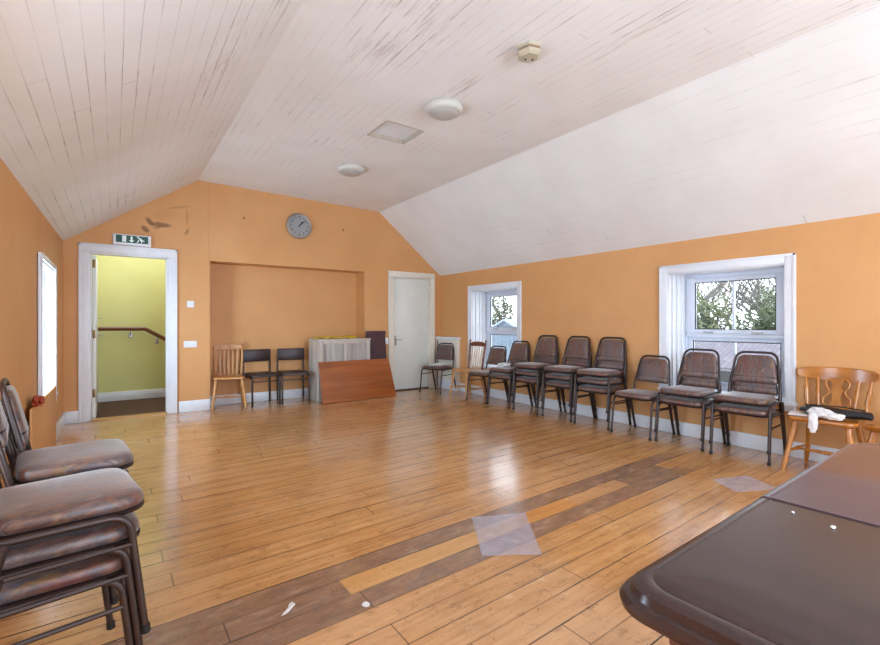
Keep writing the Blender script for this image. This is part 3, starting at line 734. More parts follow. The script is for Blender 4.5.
# ------------------------------------------------------------------ stacking chairs
PITCH, SHIFT = 0.095, 0.012
def make_stacking_chair():
    t = thing('stacking_chair', '', 'chair')
    out = rpoly([(-.212, -.222), (.212, -.222), (.186, .150), (-.186, .150)], [.08, .08, .05, .05])
    bm = bmesh.new(); loft(bm, out, [(.012, .403), (0, .409), (-.004, .424), (0, .440), (.012, .450), (.035, .456), (.08, .460), (.13, .462)]); link('seat', bm, 'fabric', t, 60)
    bm = bmesh.new(); loft(bm, out, [(.006, .390), (-.005, .394), (-.007, .402), (.004, .407)]); link('seat_pan', bm, 'pan', t, 60)
    # back: tube hoop leaning back, upholstered pad inside it
    zb, zt, yb, yt = .405, .825, .165, .262
    def bk(x, s, n=0.0):                                   # s 0..1 up the back, n forward
        d = Vector((0, yt - yb, zt - zb)); dn = Vector((0, -(zt - zb), yt - yb)).normalized()
        return Vector((x, yb, zb)) + d * s + dn * n
    bm = bmesh.new(); tube(bm, [bk(-.204, 0), bk(-.202, .3), bk(-.160, 1.0), bk(.160, 1.0), bk(.202, .3), bk(.204, 0)], .0115, .075, 8); link('back_frame', bm, 'tube', t, 60)
    Ls = hypot(yt - yb, zt - zb)
    pad = rpoly([(-.184, .32 * Ls), (.184, .32 * Ls), (.144, .935 * Ls), (-.144, .935 * Ls)], [.02, .02, .07, .07])
    d = Vector((0, yt - yb, zt - zb)).normalized(); n = Vector((0, -d.z, d.y))
    M = Matrix(((1, 0, 0, 0), (0, d.y, n.y, yb), (0, d.z, n.z, zb), (0, 0, 0, 1)))
    bm = bmesh.new(); loft(bm, pad, [(.012, -.016), (0, -.010), (0, .012), (.008, .022), (.03, .028), (.07, .030)], M); back = link('backrest', bm, 'fabric', t, 60)
    bm = bmesh.new(); tube(bm, [bk(-.186, .46, .018), bk(-.15, .46, .027), bk(.15, .46, .027), bk(.186, .46, .018)], .0038, .02, 6); link('piping', bm, 'pan', back)
    bm = bmesh.new(); tube(bm, [bk(-.2, .02), bk(.2, .02)], .009, 0, 6); link('back_rail', bm, 'tube', t)
    for s in (-1, 1):
        bm = bmesh.new(); tube(bm, [(s * .206, .160, .396), (s * .222, -.168, .396), (s * .224, -.212, .012)], .0115, .06, 8); lg = link('leg', bm, 'tube', t, 60)
        bm = bmesh.new(); turned(bm, (s * .224, -.2135, 0), (s * .224, -.211, .028), [(0, .0125), (.1, .0145), (1, .0140)], 10); link('foot_cap', bm, 'rubber', lg)
        bm = bmesh.new(); tube(bm, [(s * .228, .125, .398), (s * .228, .232, .012)], [.017, .0125], 0, 8); lg = link('leg', bm, 'tube', t, 60)
        bm = bmesh.new(); turned(bm, (s * .228, .235, 0), (s * .228, .228, .028), [(0, .0125), (.1, .0145), (1, .0140)], 10); link('foot_cap', bm, 'rubber', lg)
        bm = bmesh.new(); tube(bm, [(s * .226, -.180, .30), (s * .228, .125, .30)], .0075, 0, 6); link('stretcher', bm, 'tube', t)
    return t
proto = make_stacking_chair(); first = [True]
def chair_at(x, y, z, rz, label, group):
    if first[0]:
        first[0] = False; proto.location = (x, y, z); proto.rotation_euler = (0, 0, rz); proto['label'] = label; proto['group'] = group; return proto
    return dup(proto, (x, y, z), rz, label, group)
def stack(x, y, deg, labels, group):
    rz = radians(deg); f = Vector((sin(rz), -cos(rz), 0))
    for i, lb in enumerate(labels):
        p = Vector((x, y, 0)) + f * (SHIFT * i); chair_at(p.x, p.y, PITCH * i, rz, lb, group)
GR = 'patterned stacking chairs along the window wall'; GL = 'patterned stacking chairs by the left wall'
stack(4.615, 6.58, -73, ['lone brown patterned stacking chair in the corner by the white flush door'], GR)
stack(4.68, 5.36, -88, ['lone brown patterned stacking chair right of the spindle-back chair, before the far window'], GR)
stack(4.69, 4.88, -90, ['lower chair of the pair stacked under the right edge of the far window', 'upper chair of the pair stacked under the right edge of the far window'], GR)
for y, w, dg in ((4.36, 'stack of three beside the far window', -91), (3.83, 'stack of three in the middle of the window wall', -90), (3.33, 'stack of three nearest the lone low chair and the near window', -88)):
    stack(4.70, y, dg, ['bottom chair of the ' + w, 'middle chair of the ' + w, 'top chair of the ' + w], GR)
stack(4.66, 2.80, -91, ['lone low stacking chair between a stack of three and the near window'], GR)
stack(4.685, 2.306, -90, ['lower chair of the pair stacked under the left half of the near window', 'upper chair of the pair stacked under the left half of the near window'], GR)
stack(4.68, 1.79, -86, ['lower chair of the pair stacked next to the golden pine chair', 'upper chair of the pair stacked next to the golden pine chair'], GR)
stack(-.185, 1.965, 99, ['bottom chair of the foreground stack of three at the left', 'middle chair of the foreground stack of three at the left', 'top chair of the foreground stack, pale lit seat with no back in view'], GL)
stack(-.195, 2.52, 97, ['bottom chair of the second stack from the foreground by the left wall', 'middle chair of the second stack from the foreground by the left wall', 'top chair of the second left wall stack, its seat just above the foreground seat'], GL)
stack(-.175, 2.98, 96, ['lower chair of the farthest pair by the left wall, mostly hidden', 'upper chair of the farthest pair by the left wall, its back before the window'], GL)

# ------------------------------------------------------------------ wooden chairs
SPIN = [(0, .009), (.12, .011), (.2, .016), (.28, .012), (.34, .017), (.5, .014), (.66, .017), (.72, .012), (.8, .016), (.9, .011), (1, .009)]
LEGP = [(0, .013), (.08, .016), (.22, .020), (.3, .015), (.34, .021), (.38, .016), (.6, .021), (.78, .024), (.84, .018), (.9, .023), (1, .017)]
def spindle_chair(loc, rz, label, post, seat, slat, crest_mat, bpost):
    t = thing('spindle_back_chair', label, 'chair', loc, rz)
    out = rpoly([(-.205, -.2), (.205, -.2), (.185, .185), (-.185, .185)], [.05, .05, .03, .03])
    bm = bmesh.new(); loft(bm, out, [(.012, .405), (0, .412), (0, .430), (.008, .438), (.05, .436)]); link('seat', bm, seat, t, 50)
    for s in (-1, 1):
        bm = bmesh.new(); turned(bm, (s * .215, -.205, 0), (s * .165, -.15, .41), LEGP); link('leg', bm, post, t, 60)
        bm = bmesh.new(); turned(bm, (s * .20, .205, 0), (s * .15, .14, .41), LEGP); link('leg', bm, post, t, 60)
        bm = bmesh.new(); turned(bm, (s * .170, .155, .43), (s * .198, .225, .915), [(0, .015), (.2, .018), (.24, .013), (.28, .019), (.55, .016), (.6, .02), (.64, .014), (.68, .019), (.88, .016), (.9, .011), (.93, .013), (.965, .019), (.99, .012), (1, .004)]); link('back_post', bm, bpost, t, 60)
        bm = bmesh.new(); turned(bm, (s * .203, -.185, .14), (s * .19, .185, .14), [(0, .009), (.5, .015), (1, .009)], 10); link('stretcher', bm, post, t, 60)
    bm = bmesh.new(); turned(bm, (-.196, 0, .14), (.196, 0, .14), [(0, .009), (.5, .016), (1, .009)], 10); link('stretcher', bm, post, t, 60)
    # shaped crest rail
    bm = bmesh.new(); prof = [Vector((x, z)) for x, z in ((-.19, .80), (-.08, .808), (.08, .808), (.19, .80), (.19, .855), (.12, .878), (0, .886), (-.12, .878), (-.19, .855))]
    M = Matrix(((1, 0, 0, 0), (0, .10, 1, .135), (0, 1, 0, 0), (0, 0, 0, 1))); loft(bm, prof, [(.003, -.010), (0, -.006), (0, .006), (.003, .010)], M); link('crest_rail', bm, crest_mat, t, 40)
    for i in range(5):
        x = -.108 + i * .054; b2 = bmesh.new()
        pr = [Vector((q, z)) for q, z in ((x - .008, .43), (x + .008, .43), (x * 1.07 + .017, .62), (x * 1.1 + .009, .81), (x * 1.1 - .009, .81), (x * 1.07 - .017, .62))]
        M2 = Matrix(((1, 0, 0, 0), (0, .145, 1, .098), (0, 1, 0, 0), (0, 0, 0, 1))); loft(b2, pr, [(0, -.006), (0, .006)], M2); link('slat', b2, slat, t, 40)
    return t
spindle_chair((1.335, 7.085, 0), radians(-9), 'pale pine slat-back chair at the left end of the alcove', 'pine', 'pine_seat', 'pine', 'pine', 'pine')
spindle_chair((4.715, 5.87, 0), radians(-90), 'slat-back chair with pale slats before the left edge of the far window', 'pine', 'pine_seat', 'pale_slat', 'brown_wood', 'brown_wood')

def fiddle_chair(loc, rz, label):
    t = thing('farmhouse_chair', label, 'chair', loc, rz, 'golden pine farmhouse chairs')
    out = rpoly([(-.225, -.215), (.225, -.215), (.19, .2), (-.19, .2)], [.06, .06, .06, .06])
    bm = bmesh.new(); loft(bm, out, [(.02, .405), (.004, .414), (0, .43), (.006, .442), (.03, .447), (.07, .44)]); link('seat', bm, 'golden', t, 50)
    for s in (-1, 1):
        bm = bmesh.new(); turned(bm, (s * .225, -.235, 0), (s * .165, -.15, .412), LEGP); link('leg', bm, 'golden_leg', t, 60)
        bm = bmesh.new(); turned(bm, (s * .205, .205, 0), (s * .15, .135, .412), LEGP); link('leg', bm, 'golden_leg', t, 60)
        bm = bmesh.new(); turned(bm, (s * .208, -.19, .15), (s * .19, .18, .15), [(0, .009), (.3, .012), (.5, .017), (.7, .012), (1, .009)], 10); link('stretcher', bm, 'golden_leg', t, 60)
        bm = bmesh.new(); turned(bm, (s * .185, .165, .44), (s * .215, .238, .745), [(0, .013), (.2, .017), (.3, .012), (.36, .019), (.6, .015), (.66, .02), (.74, .012), (1, .013)]); link('back_post', bm, 'golden_leg', t, 60)
        bm = bmesh.new(); turned(bm, (s * .115, .175, .44), (s * .135, .248, .745), SPIN); link('spindle', bm, 'golden_leg', t, 60)
    bm = bmesh.new(); turned(bm, (-.198, -.01, .15), (.198, -.01, .15), [(0, .009), (.3, .012), (.44, .014), (.47, .019), (.5, .014), (.53, .019), (.56, .014), (.7, .012), (1, .009)], 10); link('stretcher', bm, 'golden_leg', t, 60)
    # deep curved crest rail
    bm = bmesh.new(); N = 18; ringsA = []
    for i in range(N + 1):
        u = -1 + 2 * i / N; x = u * .262; y = .262 - .05 * u * u; top = .825 - .018 * u * u; bot = .706 + .032 * u * u if abs(u) < .96 else .752
        if abs(u) > .99: top -= .012
        ringsA.append([bm.verts.new(p) for p in ((x, y - .013, bot), (x, y + .011, bot), (x, y + .016, top - .008), (x, y + .004, top), (x, y - .008, top - .006))])
    for A, B in zip(ringsA, ringsA[1:]):
        for k in range(5): bm.faces.new((A[k], A[(k + 1) % 5], B[(k + 1) % 5], B[k]))
    bm.faces.new(ringsA[0][::-1]); bm.faces.new(ringsA[-1]); link('crest_rail', bm, 'golden', t, 40)
    # carved fiddle splat: solid waist with two scrolls
    Ms = Matrix(((1, 0, 0, 0), (0, .235, 1, .073), (0, 1, 0, 0), (0, 0, 0, 1)))
    bm = bmesh.new()
    half = [(.028, .437), (.062, .47), (.066, .50), (.04, .525), (.026, .56), (.03, .60), (.046, .635), (.03, .66), (.04, .70), (.05, .735)]
    pr = [Vector((x, z)) for x, z in half] + [Vector((-x, z)) for x, z in reversed(half)]
    loft(bm, pr, [(.002, -.008), (0, -.005), (0, .005), (.002, .008)], Ms); sp = link('splat', bm, 'golden_leg', t, 40)
    for s in (-1, 1):
        b2 = bmesh.new(); P = [Ms @ Vector((s * x, z, 0)) for x, z in ((.05, .73), (.078, .70), (.072, .66), (.052, .63), (.056, .60), (.088, .57), (.092, .53), (.07, .50), (.05, .485))]
        tube(b2, P, .009, .02, 8); link('scroll', b2, 'golden_leg', sp, 60)
    return t
fk = fiddle_chair((4.68, 1.215, 0), radians(-91), 'golden pine farmhouse chair with scrolled splat and a black bag on its seat')
dup(fk, (4.62, .695, 0), radians(-116), 'golden pine farmhouse chair at the right edge, beyond the dark table')

# things on chairs
bm = bmesh.new()
prof = [(0, .012), (.03, .03), (.2, .042), (.5, .046), (.8, .044), (.9, .04), (.93, .028), (.96, .026), (1, .018)]
turned(bm, (0, -.225, 0), (0, .225, 0), prof, 14)
for v in bm.verts:
    k = mnoise.noise(v.co * 14) * .010; v.co += Vector((k * 2, k, k)); v.co.x *= 1.7; v.co.z = v.co.z * .8
bag = tag(link('folded_umbrella_bag', bm, 'black_bag', None, 30), 'black folded nylon bag lying across the seat of the golden pine chair', 'bag'); bag.location = (4.665, 1.165, .486); bag.rotation_euler = (0, 0, radians(4))
bm = bmesh.new(); tube(bm, [(.0, -.18, .036), (.03, -.05, .046), (-.01, .1, .045), (.02, .19, .036)], .006, .03, 6); link('strap', bm, 'rubber', bag)
bm = bmesh.new(); crumple(bm, (4.52, 1.215, .488), (.05, .085, .04), .5, 3, 3, 0.8); crumple(bm, (4.447, 1.245, .42), (.016, .03, .075), .4, 8, 3, 3); crumple(bm, (4.50, 1.13, .478), (.05, .06, .026), .4, 5, 3, 0.9)
tag(link('crumpled_tissue', bm, 'cloth'), 'white crumpled tissue hanging over the front of the golden pine chair seat', 'tissue')
bm = bmesh.new(); box(bm, (-.10, -.075, 0), (.10, .075, .004), .001); pp = tag(link('folded_paper', bm, 'cloth'), 'pale sheet of paper on the left corner of the golden pine seat', 'paper'); pp.location = (4.60, 1.37, .449); pp.rotation_euler = (0, 0, .2)
bm = bmesh.new(); crumple(bm, (4.545, 6.50, .476), (.13, .10, .018), .35, 11, 3, .8); tag(link('white_cloth', bm, 'cloth'), 'white cloth on the seat of the corner chair by the flush door', 'cloth')
bm = bmesh.new(); crumple(bm, (4.64, 4.93, .582), (.09, .085, .030), .5, 23, 3, .8); tag(link('crumpled_paper', bm, 'cloth'), 'white crumpled paper on the two-high stack under the far window', 'paper')

# upholstered black framed chairs in the alcove
def vinyl_chair(loc, rz, label):
    t = thing('vinyl_chair', label, 'chair', loc, rz, 'dark vinyl chairs in the alcove')
    out = rpoly([(-.195, -.2), (.195, -.2), (.195, .19), (-.195, .19)], [.04] * 4)
    bm = bmesh.new(); loft(bm, out, [(.01, .415), (0, .422), (0, .448), (.01, .458), (.05, .464)]); link('seat', bm, 'vinyl', t, 50)
    bm = bmesh.new(); box(bm, (-.205, .195, .615), (.205, .235, .795), .016); M = Matrix.Shear('XY', 4, (0, 0)); link('backrest', bm, 'vinyl', t, 50)
    for s in (-1, 1):
        bm = bmesh.new(); box(bm, (s * .195 - .012, -.212, 0), (s * .195 + .012, -.188, .40), .003); link('leg', bm, 'black_tube', t)
        bm = bmesh.new(); box(bm, (s * .195 - .012, .212, 0), (s * .195 + .012, .236, .62), .003); link('leg', bm, 'black_tube', t)
        bm = bmesh.new(); box(bm, (s * .195 - .009, -.205, .395), (s * .195 + .009, .225, .415), .003); link('side_rail', bm, 'black_tube', t)
    bm = bmesh.new(); box(bm, (-.195, -.208, .345), (.195, -.192, .361), .002); link('front_rail', bm, 'black_tube', t)
    bm = bmesh.new(); box(bm, (-.195, .218, .395), (.195, .232, .413), .002); link('back_rail', bm, 'black_tube', t)
    return t
vc = vinyl_chair((1.775, 7.045, 0), radians(4), 'dark vinyl chair next to the pale pine chair in the alcove')
dup(vc, (2.235, 7.02, 0), radians(-7), 'dark vinyl chair next to the grey cabinet in the alcove', 'dark vinyl chairs in the alcove')

# ------------------------------------------------------------------ cabinet group
cb = thing('cabinet', 'weathered grey-white cabinet with streaky sliding panels, in the alcove behind the brown board', 'cabinet', (2.945, 6.925, 0))
W2, DP, H = .43, .215, .945
bm = bmesh.new()
for lo, hi in (((-W2, -DP, 0), (-W2 + .02, DP, H - .025)), ((W2 - .02, -DP, 0), (W2, DP, H - .025)), ((-W2 + .02, DP - .015, .05), (W2 - .02, DP, H - .025)), ((-W2 + .02, -DP + .02, .05), (W2 - .02, DP - .015, .07))): box(bm, lo, hi, .003)
link('carcass', bm, 'cab', cb)
bx('top', (-W2 - .008, -DP - .012, H - .025), (W2 + .008, DP, H), 'cab', cb, .005)
bm = bmesh.new()
for lo, hi in (((-W2 + .02, -DP, 0), (-W2 + .075, -DP + .02, H - .025)), ((W2 - .06, -DP, 0), (W2 - .02, -DP + .02, H - .025)), ((-W2 + .075, -DP, H - .075), (W2 - .06, -DP + .02, H - .025)), ((-W2 + .075, -DP, 0), (W2 - .06, -DP + .02, .09))): box(bm, lo, hi, .003)
link('front_frame', bm, 'cab', cb)
bx('sliding_panel', (-W2 + .07, -DP + .012, .085), (.03, -DP + .02, H - .07), 'cab_panel', cb); bx('sliding_panel', (.0, -DP + .022, .085), (W2 - .055, -DP + .03, H - .07), 'cab_panel', cb)
bx('centre_stile', (-.012, -DP + .004, .09), (.035, -DP + .013, H - .075), 'cab', cb, .002)
# crumpled yellow streamers on it
bm = bmesh.new(); rnd = random.Random(4)
for i in range(9): crumple(bm, (-.30 + i * .075, rnd.uniform(-.02, .03), .018), (.07, .05, rnd.uniform(.018, .034)), .5, i * 3.1, 2, .55)
yl = tag(link('yellow_streamer', bm, 'yellow'), 'crumpled yellow paper streamer lying on top of the grey cabinet', 'streamer'); yl.location = (2.86, 6.86, H)
# loose table top leaning on it
bm = bmesh.new(); out = rpoly([(-.645, 0), (.625, 0), (.545, .615), (-.66, .615)], [.006] * 4, 2)
loft(bm, out, [(.003, 0), (0, .003), (0, .025), (.003, .028)])
bd = tag(link('wooden_board', bm, 'board'), 'large reddish brown wooden board leaning against the front of the grey cabinet', 'board')
bd.location = (3.145, 6.555, .001); bd.rotation_euler = (radians(90 - 11), 0, radians(2.0))
bm = bmesh.new(); b_in = [(-.648, .0)]; box(bm, (-.655, -.0005, -.003), (.62, .012, .0)); link('edging', bm, 'pan', bd)
# folded card table
ct = thing('folded_card_table', 'dark maroon folded card table standing between the grey cabinet and the white door', 'table', (3.59, 6.90, 0))
Ml = Matrix.Translation((0, -.04, 0)) @ Matrix.Rotation(radians(90 - 5), 4, 'X')
bm = bmesh.new(); loft(bm, rpoly([(-.19, 0), (.195, 0), (.175, 1.055), (-.18, 1.055)], [.012] * 4, 3), [(.003, 0), (0, .003), (0, .022), (.003, .025)], Ml); link('panel', bm, 'maroon', ct)
bm = bmesh.new()
for lo, hi in (((-.19, 1.0, .025), (.18, 1.058, .033)), ((-.195, 0.0, .025), (.19, .05, .033))): box(bm, lo, hi, .003, Ml)
link('rim', bm, 'maroon', ct)

# ------------------------------------------------------------------ left wall odds and ends
bm = bmesh.new(); box(bm, (0, 4.3, 0), (.012, 5.78, .588), .002)
for v in bm.verts: v.co.x += left_x(v.co.y) + .034
pn = tag(link('low_partition', bm, 'wall'), 'low orange painted partition standing under the left wall window', 'partition')
bm = bmesh.new(); crumple(bm, (left_x(4.55) + .055, 4.52, .608), (.035, .13, .045), .5, 31, 3, .45)
tag(link('orange_cloth', bm, 'red_cloth'), 'scrap of orange-red cloth on top of the low orange partition by the left window', 'cloth')

# ------------------------------------------------------------------ dark extending table in the foreground
tb = thing('dining_table', 'large dark mahogany extending table in the right foreground', 'table', (0, 0, 0))
ZT_ = .74
Rt = Matrix.Translation((.722, .5, 0)) @ Matrix.Rotation(radians(1.6), 4, 'Z')
TL, TW = 1.70, 1.05
def top_bm():
    bm = bmesh.new(); out = rpoly([(0, -TW), (TL, -TW), (TL, 0), (0, 0)], [.075, .17, .17, .075], 10)
    loft(bm, out, [(.03, ZT_ - .052), (.006, ZT_ - .050), (-.006, ZT_ - .042), (-.008, ZT_ - .032), (.0, ZT_ - .022), (.010, ZT_ - .019), (.012, ZT_ - .014), (.014, ZT_ - .006), (.022, ZT_ - .001), (.032, ZT_), (.036, ZT_ - .0025), (.040, ZT_)]); return bm
XA, XB = .675, 1.06
def cut(x0, x1, name, mat, dz):
    bm = top_bm()
    for xx, nn in ((x0, -1), (x1, 1)):
        if xx is None: continue
        r = bmesh.ops.bisect_plane(bm, geom=bm.verts[:] + bm.edges[:] + bm.faces[:], plane_co=(xx, 0, 0), plane_no=(nn, 0, 0), clear_outer=True)
        es = [e for e in r['geom_cut'] if isinstance(e, bmesh.types.BMEdge)]
        bmesh.ops.holes_fill(bm, edges=es, sides=0)
    for v in bm.verts: v.co.z += dz
    bmesh.ops.transform(bm, matrix=Rt, verts=bm.verts); return link(name, bm, mat, tb, 30)
cut(None, XA - .002, 'tabletop', 'table_dark', 0); lf = cut(XA + .002, XB - .001, 'table_leaf', 'table_leaf', .003); cut(XB + .001, None, 'tabletop', 'table_red', .002)
lf['label'] = 'faded purple-brown middle leaf'
def tbx(name, lo, hi, mat, bev=.003):
    bm = bmesh.new(); box(bm, lo, hi, bev, Rt); link(name, bm, mat, tb)
tbx('apron', (.12, -.075, .60), (TL - .06, -.05, ZT_ - .05), 'mahog'); tbx('apron', (.12, -TW + .05, .60), (TL - .06, -TW + .075, ZT_ - .05), 'mahog')
tbx('apron', (.12, -TW + .075, .60), (.145, -.075, ZT_ - .05), 'mahog'); tbx('apron', (TL - .085, -TW + .075, .60), (TL - .06, -.075, ZT_ - .05), 'mahog')
for x in (.175, TL - .12):
    for y in (-.10, -TW + .10):
        bm = bmesh.new(); turned(bm, (x, y, 0), (x, y, .69), [(0, .02), (.05, .028), (.08, .022), (.12, .03), (.5, .045), (.72, .055), (.76, .04), (.79, .058), (.83, .042), (.86, .05), (1, .05)], 16); bmesh.ops.transform(bm, matrix=Rt, verts=bm.verts); link('leg', bm, 'mahog', tb, 60)
for i, (x, y, lb) in enumerate(((1.312, .331, 'larger white crumb on the dark tabletop near the middle leaf'), (1.336, .413, 'smaller white crumb on the dark tabletop, nearer its far edge'))):
    bm = bmesh.new(); crumple(bm, (x, y, ZT_ + .0025), (.008 - i * .004, .005 - i * .002, .003), .5, i + 2, 2, .6); tag(link('paint_crumb', bm, 'cloth'), lb, 'crumb')

# ------------------------------------------------------------------ litter on the floor
def sheet(name, pts, mat, label, cat, warp=.004):
    bm = bmesh.new(); N = 14; P = [Vector((*p, 0)) for p in pts]; g = []
    for k in (0, 1):
        lay = []
        for i in range(N + 1):
            row = []
            for j in range(N + 1):
                u, v = i / N, j / N; p = P[0] * (1 - u) * (1 - v) + P[1] * u * (1 - v) + P[2] * u * v + P[3] * (1 - u) * v
                row.append(bm.verts.new((p.x, p.y, .0015 + warp * (0.5 + mnoise.noise(p * 9)) + (.0012 if k else 0))))
            lay.append(row)
        g.append(lay)
    for k in (0, 1):
        for i in range(N):
            for j in range(N): bm.faces.new((g[k][i][j], g[k][i + 1][j], g[k][i + 1][j + 1], g[k][i][j + 1]))
    for i in range(N):
        for a, b in (((i, 0), (i + 1, 0)), ((i, N), (i + 1, N)), ((0, i), (0, i + 1)), ((N, i), (N, i + 1))):
            bm.faces.new((g[0][a[0]][a[1]], g[0][b[0]][b[1]], g[1][b[0]][b[1]], g[1][a[0]][a[1]]))
    return tag(link(name, bm, mat, None, 60), label, cat)
sheet('plastic_sheet', [(1.79, 2.19), (2.11, 2.05), (1.80, 1.63), (1.54, 1.80)], 'film', 'clear plastic sheet lying on the floorboards in the middle of the room', 'plastic sheet')
sheet('plastic_sheet', [(3.72, 1.66), (4.03, 1.55), (3.90, 1.28), (3.58, 1.44)], 'film', 'thin clear plastic sheet on the floor before the golden pine chair', 'plastic sheet')
bm = bmesh.new(); crumple(bm, (0, 0, .004), (.042, .008, .005), .6, 4, 2, .6); crumple(bm, (.03, .012, .004), (.016, .006, .004), .6, 9, 2, .6)
o = tag(link('paper_scrap', bm, 'cloth'), 'long white scrap of paper on the dark stained floorboards', 'paper scrap'); o.location = (.596, 1.93, .0015); o.rotation_euler = (0, 0, .7)
bm = bmesh.new(); crumple(bm, (0, 0, .003), (.016, .02, .004), .4, 6, 2, .6)
o = tag(link('paper_scrap', bm, 'cloth'), 'small round white scrap of paper on the floorboards', 'paper scrap'); o.location = (.873, 1.775, .0015)

# ------------------------------------------------------------------ outside the windows
GZ = -3.0
bm = bmesh.new(); box(bm, (5.6, -20, GZ - .2), (60, 60, GZ)); struct(link('ground', bm, 'bounce_ground'))  # ground made pale to bounce light up through the windows
ob = thing('outbuilding', 'white walled outbuilding with a purple slate roof outside the near window', 'building', (13.8, 5.3, GZ))
LX, LY, HE, HR = 3.6, 4.2, 3.0, 3.72
bm = bmesh.new(); prof = [(0, 0), (LX, 0), (LX, HE), (LX / 2, HR - .05), (0, HE)]
A = [bm.verts.new((x, -LY, z)) for x, z in prof]; B = [bm.verts.new((x, LY, z)) for x, z in prof]
bm.faces.new(A[::-1]); bm.faces.new(B)
for i in range(5): bm.faces.new((A[i], A[(i + 1) % 5], B[(i + 1) % 5], B[i]))
link('wall', bm, 'render', ob, smooth=False)
rl = hypot(LX / 2 + .25, HR - HE + .08)
for s in (-1, 1):
    bm = bmesh.new(); box(bm, (0, -LY - .2, 0), (rl, LY + .2, .06))
    an = atan2(HR - HE + .08, LX / 2 + .25)
    if s < 0: M = Matrix.Translation((-.25, 0, HE - .08)) @ Matrix.Rotation(-an, 4, 'Y')
    else: M = Matrix.Translation((LX + .25, 0, HE - .08)) @ Matrix.Rotation(pi, 4, 'Z') @ Matrix.Rotation(-an, 4, 'Y')
    bmesh.ops.transform(bm, matrix=M, verts=bm.verts); link('roof', bm, 'slate', ob, smooth=False)
bm = bmesh.new(); box(bm, (-.03, .25, 1.2), (.05, .75, 2.85)); link('door', bm, 'dark_open', ob, smooth=False)
sh = thing('garden_shed', 'blue-grey clad shed with a pale roof outside the far window', 'shed', (11.0, 11.6, GZ))
LX, LY, HE, HR = 7.0, 1.25, 3.72, 4.27
bm = bmesh.new(); prof = [(-LY, 0), (LY, 0), (LY, HE), (0, HR), (-LY, HE)]
A = [bm.verts.new((0, y, z)) for y, z in prof]; B = [bm.verts.new((LX, y, z)) for y, z in prof]
bm.faces.new(A[::-1]); bm.faces.new(B)
for i in range(5): bm.faces.new((A[i], A[(i + 1) % 5], B[(i + 1) % 5], B[i]))
link('wall', bm, 'clad', sh, smooth=False)
for s in (-1, 1):
    an = atan2(HR - HE, LY); rl = hypot(HR - HE, LY) + .12
    bm = bmesh.new(); box(bm, (-.12, 0, 0), (LX + .12, rl, .05)); M = Matrix.Translation((0, 0, HR)) @ Matrix.Rotation(-an, 4, 'X')
    if s < 0: M = Matrix.Scale(-1, 4, (0, 1, 0)) @ M
    bmesh.ops.transform(bm, matrix=M, verts=bm.verts); link('roof', bm, 'shed_roof', sh, smooth=False)

def bare_tree(loc, h, seed, lean, label):
    t = thing('bare_tree', label, 'tree', loc, 0, 'bare trees outside the windows')
    rnd = random.Random(seed); tr = bmesh.new(); br = bmesh.new()
    def grow(p, d, l, r, dep):
        bm = tr if dep < 1 else br
        pts = [p]; q = p.copy(); dd = d.copy()
        for i in range(4):
            dd = (dd + Vector((rnd.uniform(-.22, .22), rnd.uniform(-.22, .22), rnd.uniform(-.05, .16)))).normalized(); q = q + dd * l / 4; pts.append(q.copy())
        tube(bm, pts, [r, r * .62], 0, 6 if dep < 2 else 4)
        if dep >= 5: return
        for k in range(4 if dep in (1, 2) else 3 if dep < 4 else 2):
            f = rnd.uniform(.45, 1.0); i = min(3, int(f * 4)); b = pts[i].lerp(pts[i + 1], f * 4 - i)
            a = rnd.uniform(0, 2 * pi); nd = (dd * rnd.uniform(.55, .9) + Vector((cos(a), sin(a), rnd.uniform(-.15, .4))) * .75).normalized()
            grow(b, nd, l * rnd.uniform(.6, .8), r * .55, dep + 1)
    grow(Vector((0, 0, 0)), Vector((lean[0], lean[1], 1)).normalized(), h * .42, h * .022, 0)
    link('trunk', tr, 'bark', t); link('branches', br, 'bark', t)
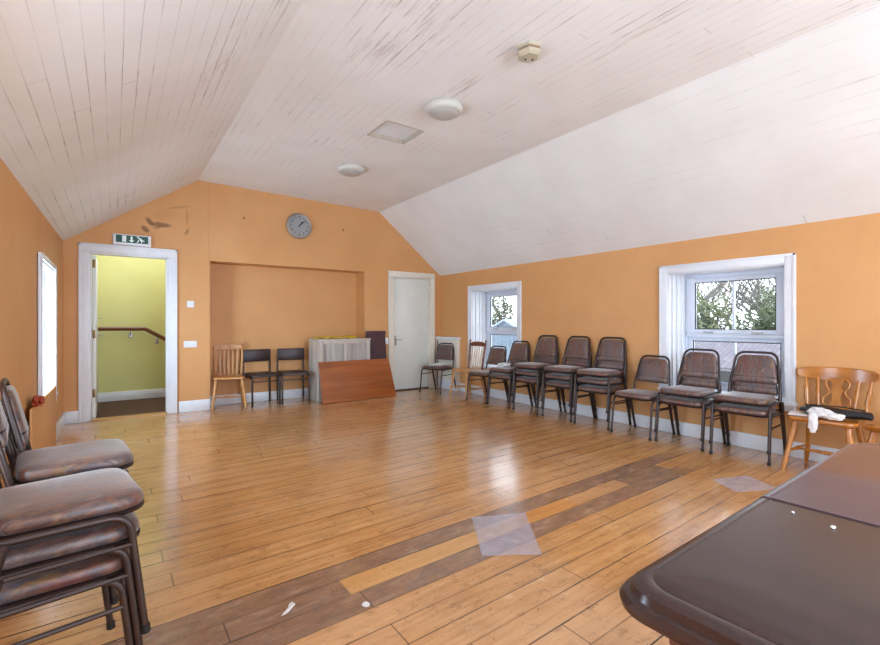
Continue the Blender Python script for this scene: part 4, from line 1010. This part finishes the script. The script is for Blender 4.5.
for loc, h, sd, ln, lb in (((23.5, 11.0, GZ), 9.5, 1, (0, .05), 'bare tree outside the left pane of the near window'), ((22.8, 8.7, GZ), 9.0, 7, (.05, -.1), 'bare forked tree outside the right pane of the near window'), ((24.5, 7.6, GZ), 8.8, 12, (0, -.12), 'bare tree at the right side of the near window, farthest right'),
                           ((29, 14.2, GZ), 11.0, 21, (0, .1), 'tall bare tree farther off at the left of the near window'), ((19.5, 20.5, GZ), 10.5, 33, (0, .05), 'bare tree above the shed ridge, outside the far window'), ((22.6, 10.0, GZ), 8.4, 58, (-.03, .08), 'slender bare tree between the panes of the near window'), ((22, 19.6, GZ), 11, 45, (.05, 0), 'bare tree at the right edge of the far window')):
    bare_tree(loc, h, sd, ln, lb)
def leafy(name, loc, size, n, seed, mat, label, cat):
    rnd = random.Random(seed); bm = bmesh.new()
    for i in range(n):
        while True:
            p = Vector((rnd.uniform(-1, 1), rnd.uniform(-1, 1), rnd.uniform(-1, 1)))
            if .35 < p.length < 1: break
        p *= 0.78 + .4 * mnoise.noise(p * 2.0 + Vector((seed, 0, 0)))
        c = Vector((p.x * size[0], p.y * size[1], size[2] + p.z * size[2])); u = Vector((rnd.gauss(0, 1), rnd.gauss(0, 1), rnd.gauss(0, 1))).normalized(); w = u.orthogonal().normalized(); l = rnd.uniform(.06, .13)
        bm.faces.new([bm.verts.new(c + u * l), bm.verts.new(c + w * l * .45), bm.verts.new(c - u * l), bm.verts.new(c - w * l * .45)])
    o = tag(link(name, bm, mat, None, smooth=False), label, cat, 'evergreen bushes outside the windows'); o.location = loc; return o
leafy('bush', (19.9, 9.3, GZ), (1.3, 1.7, 2.95), 8000, 1, 'leaf1', 'olive green bush behind the slate roof, left pane of the near window', 'bush')
leafy('bush', (19.9, 6.6, GZ), (1.3, 1.6, 2.9), 7500, 2, 'leaf2', 'dark green bush behind the slate roof, right pane of the near window', 'bush')
leafy('bush', (20.5, 13.4, GZ), (1.6, 2.0, 2.9), 4000, 3, 'leaf1', 'olive bush at the far left behind the slate roof', 'bush')
leafy('ivy_bush', (19.2, 20.6, GZ), (1.0, 1.0, 3.4), 4000, 4, 'leaf2', 'dark ivy clump behind the shed, outside the far window', 'bush')
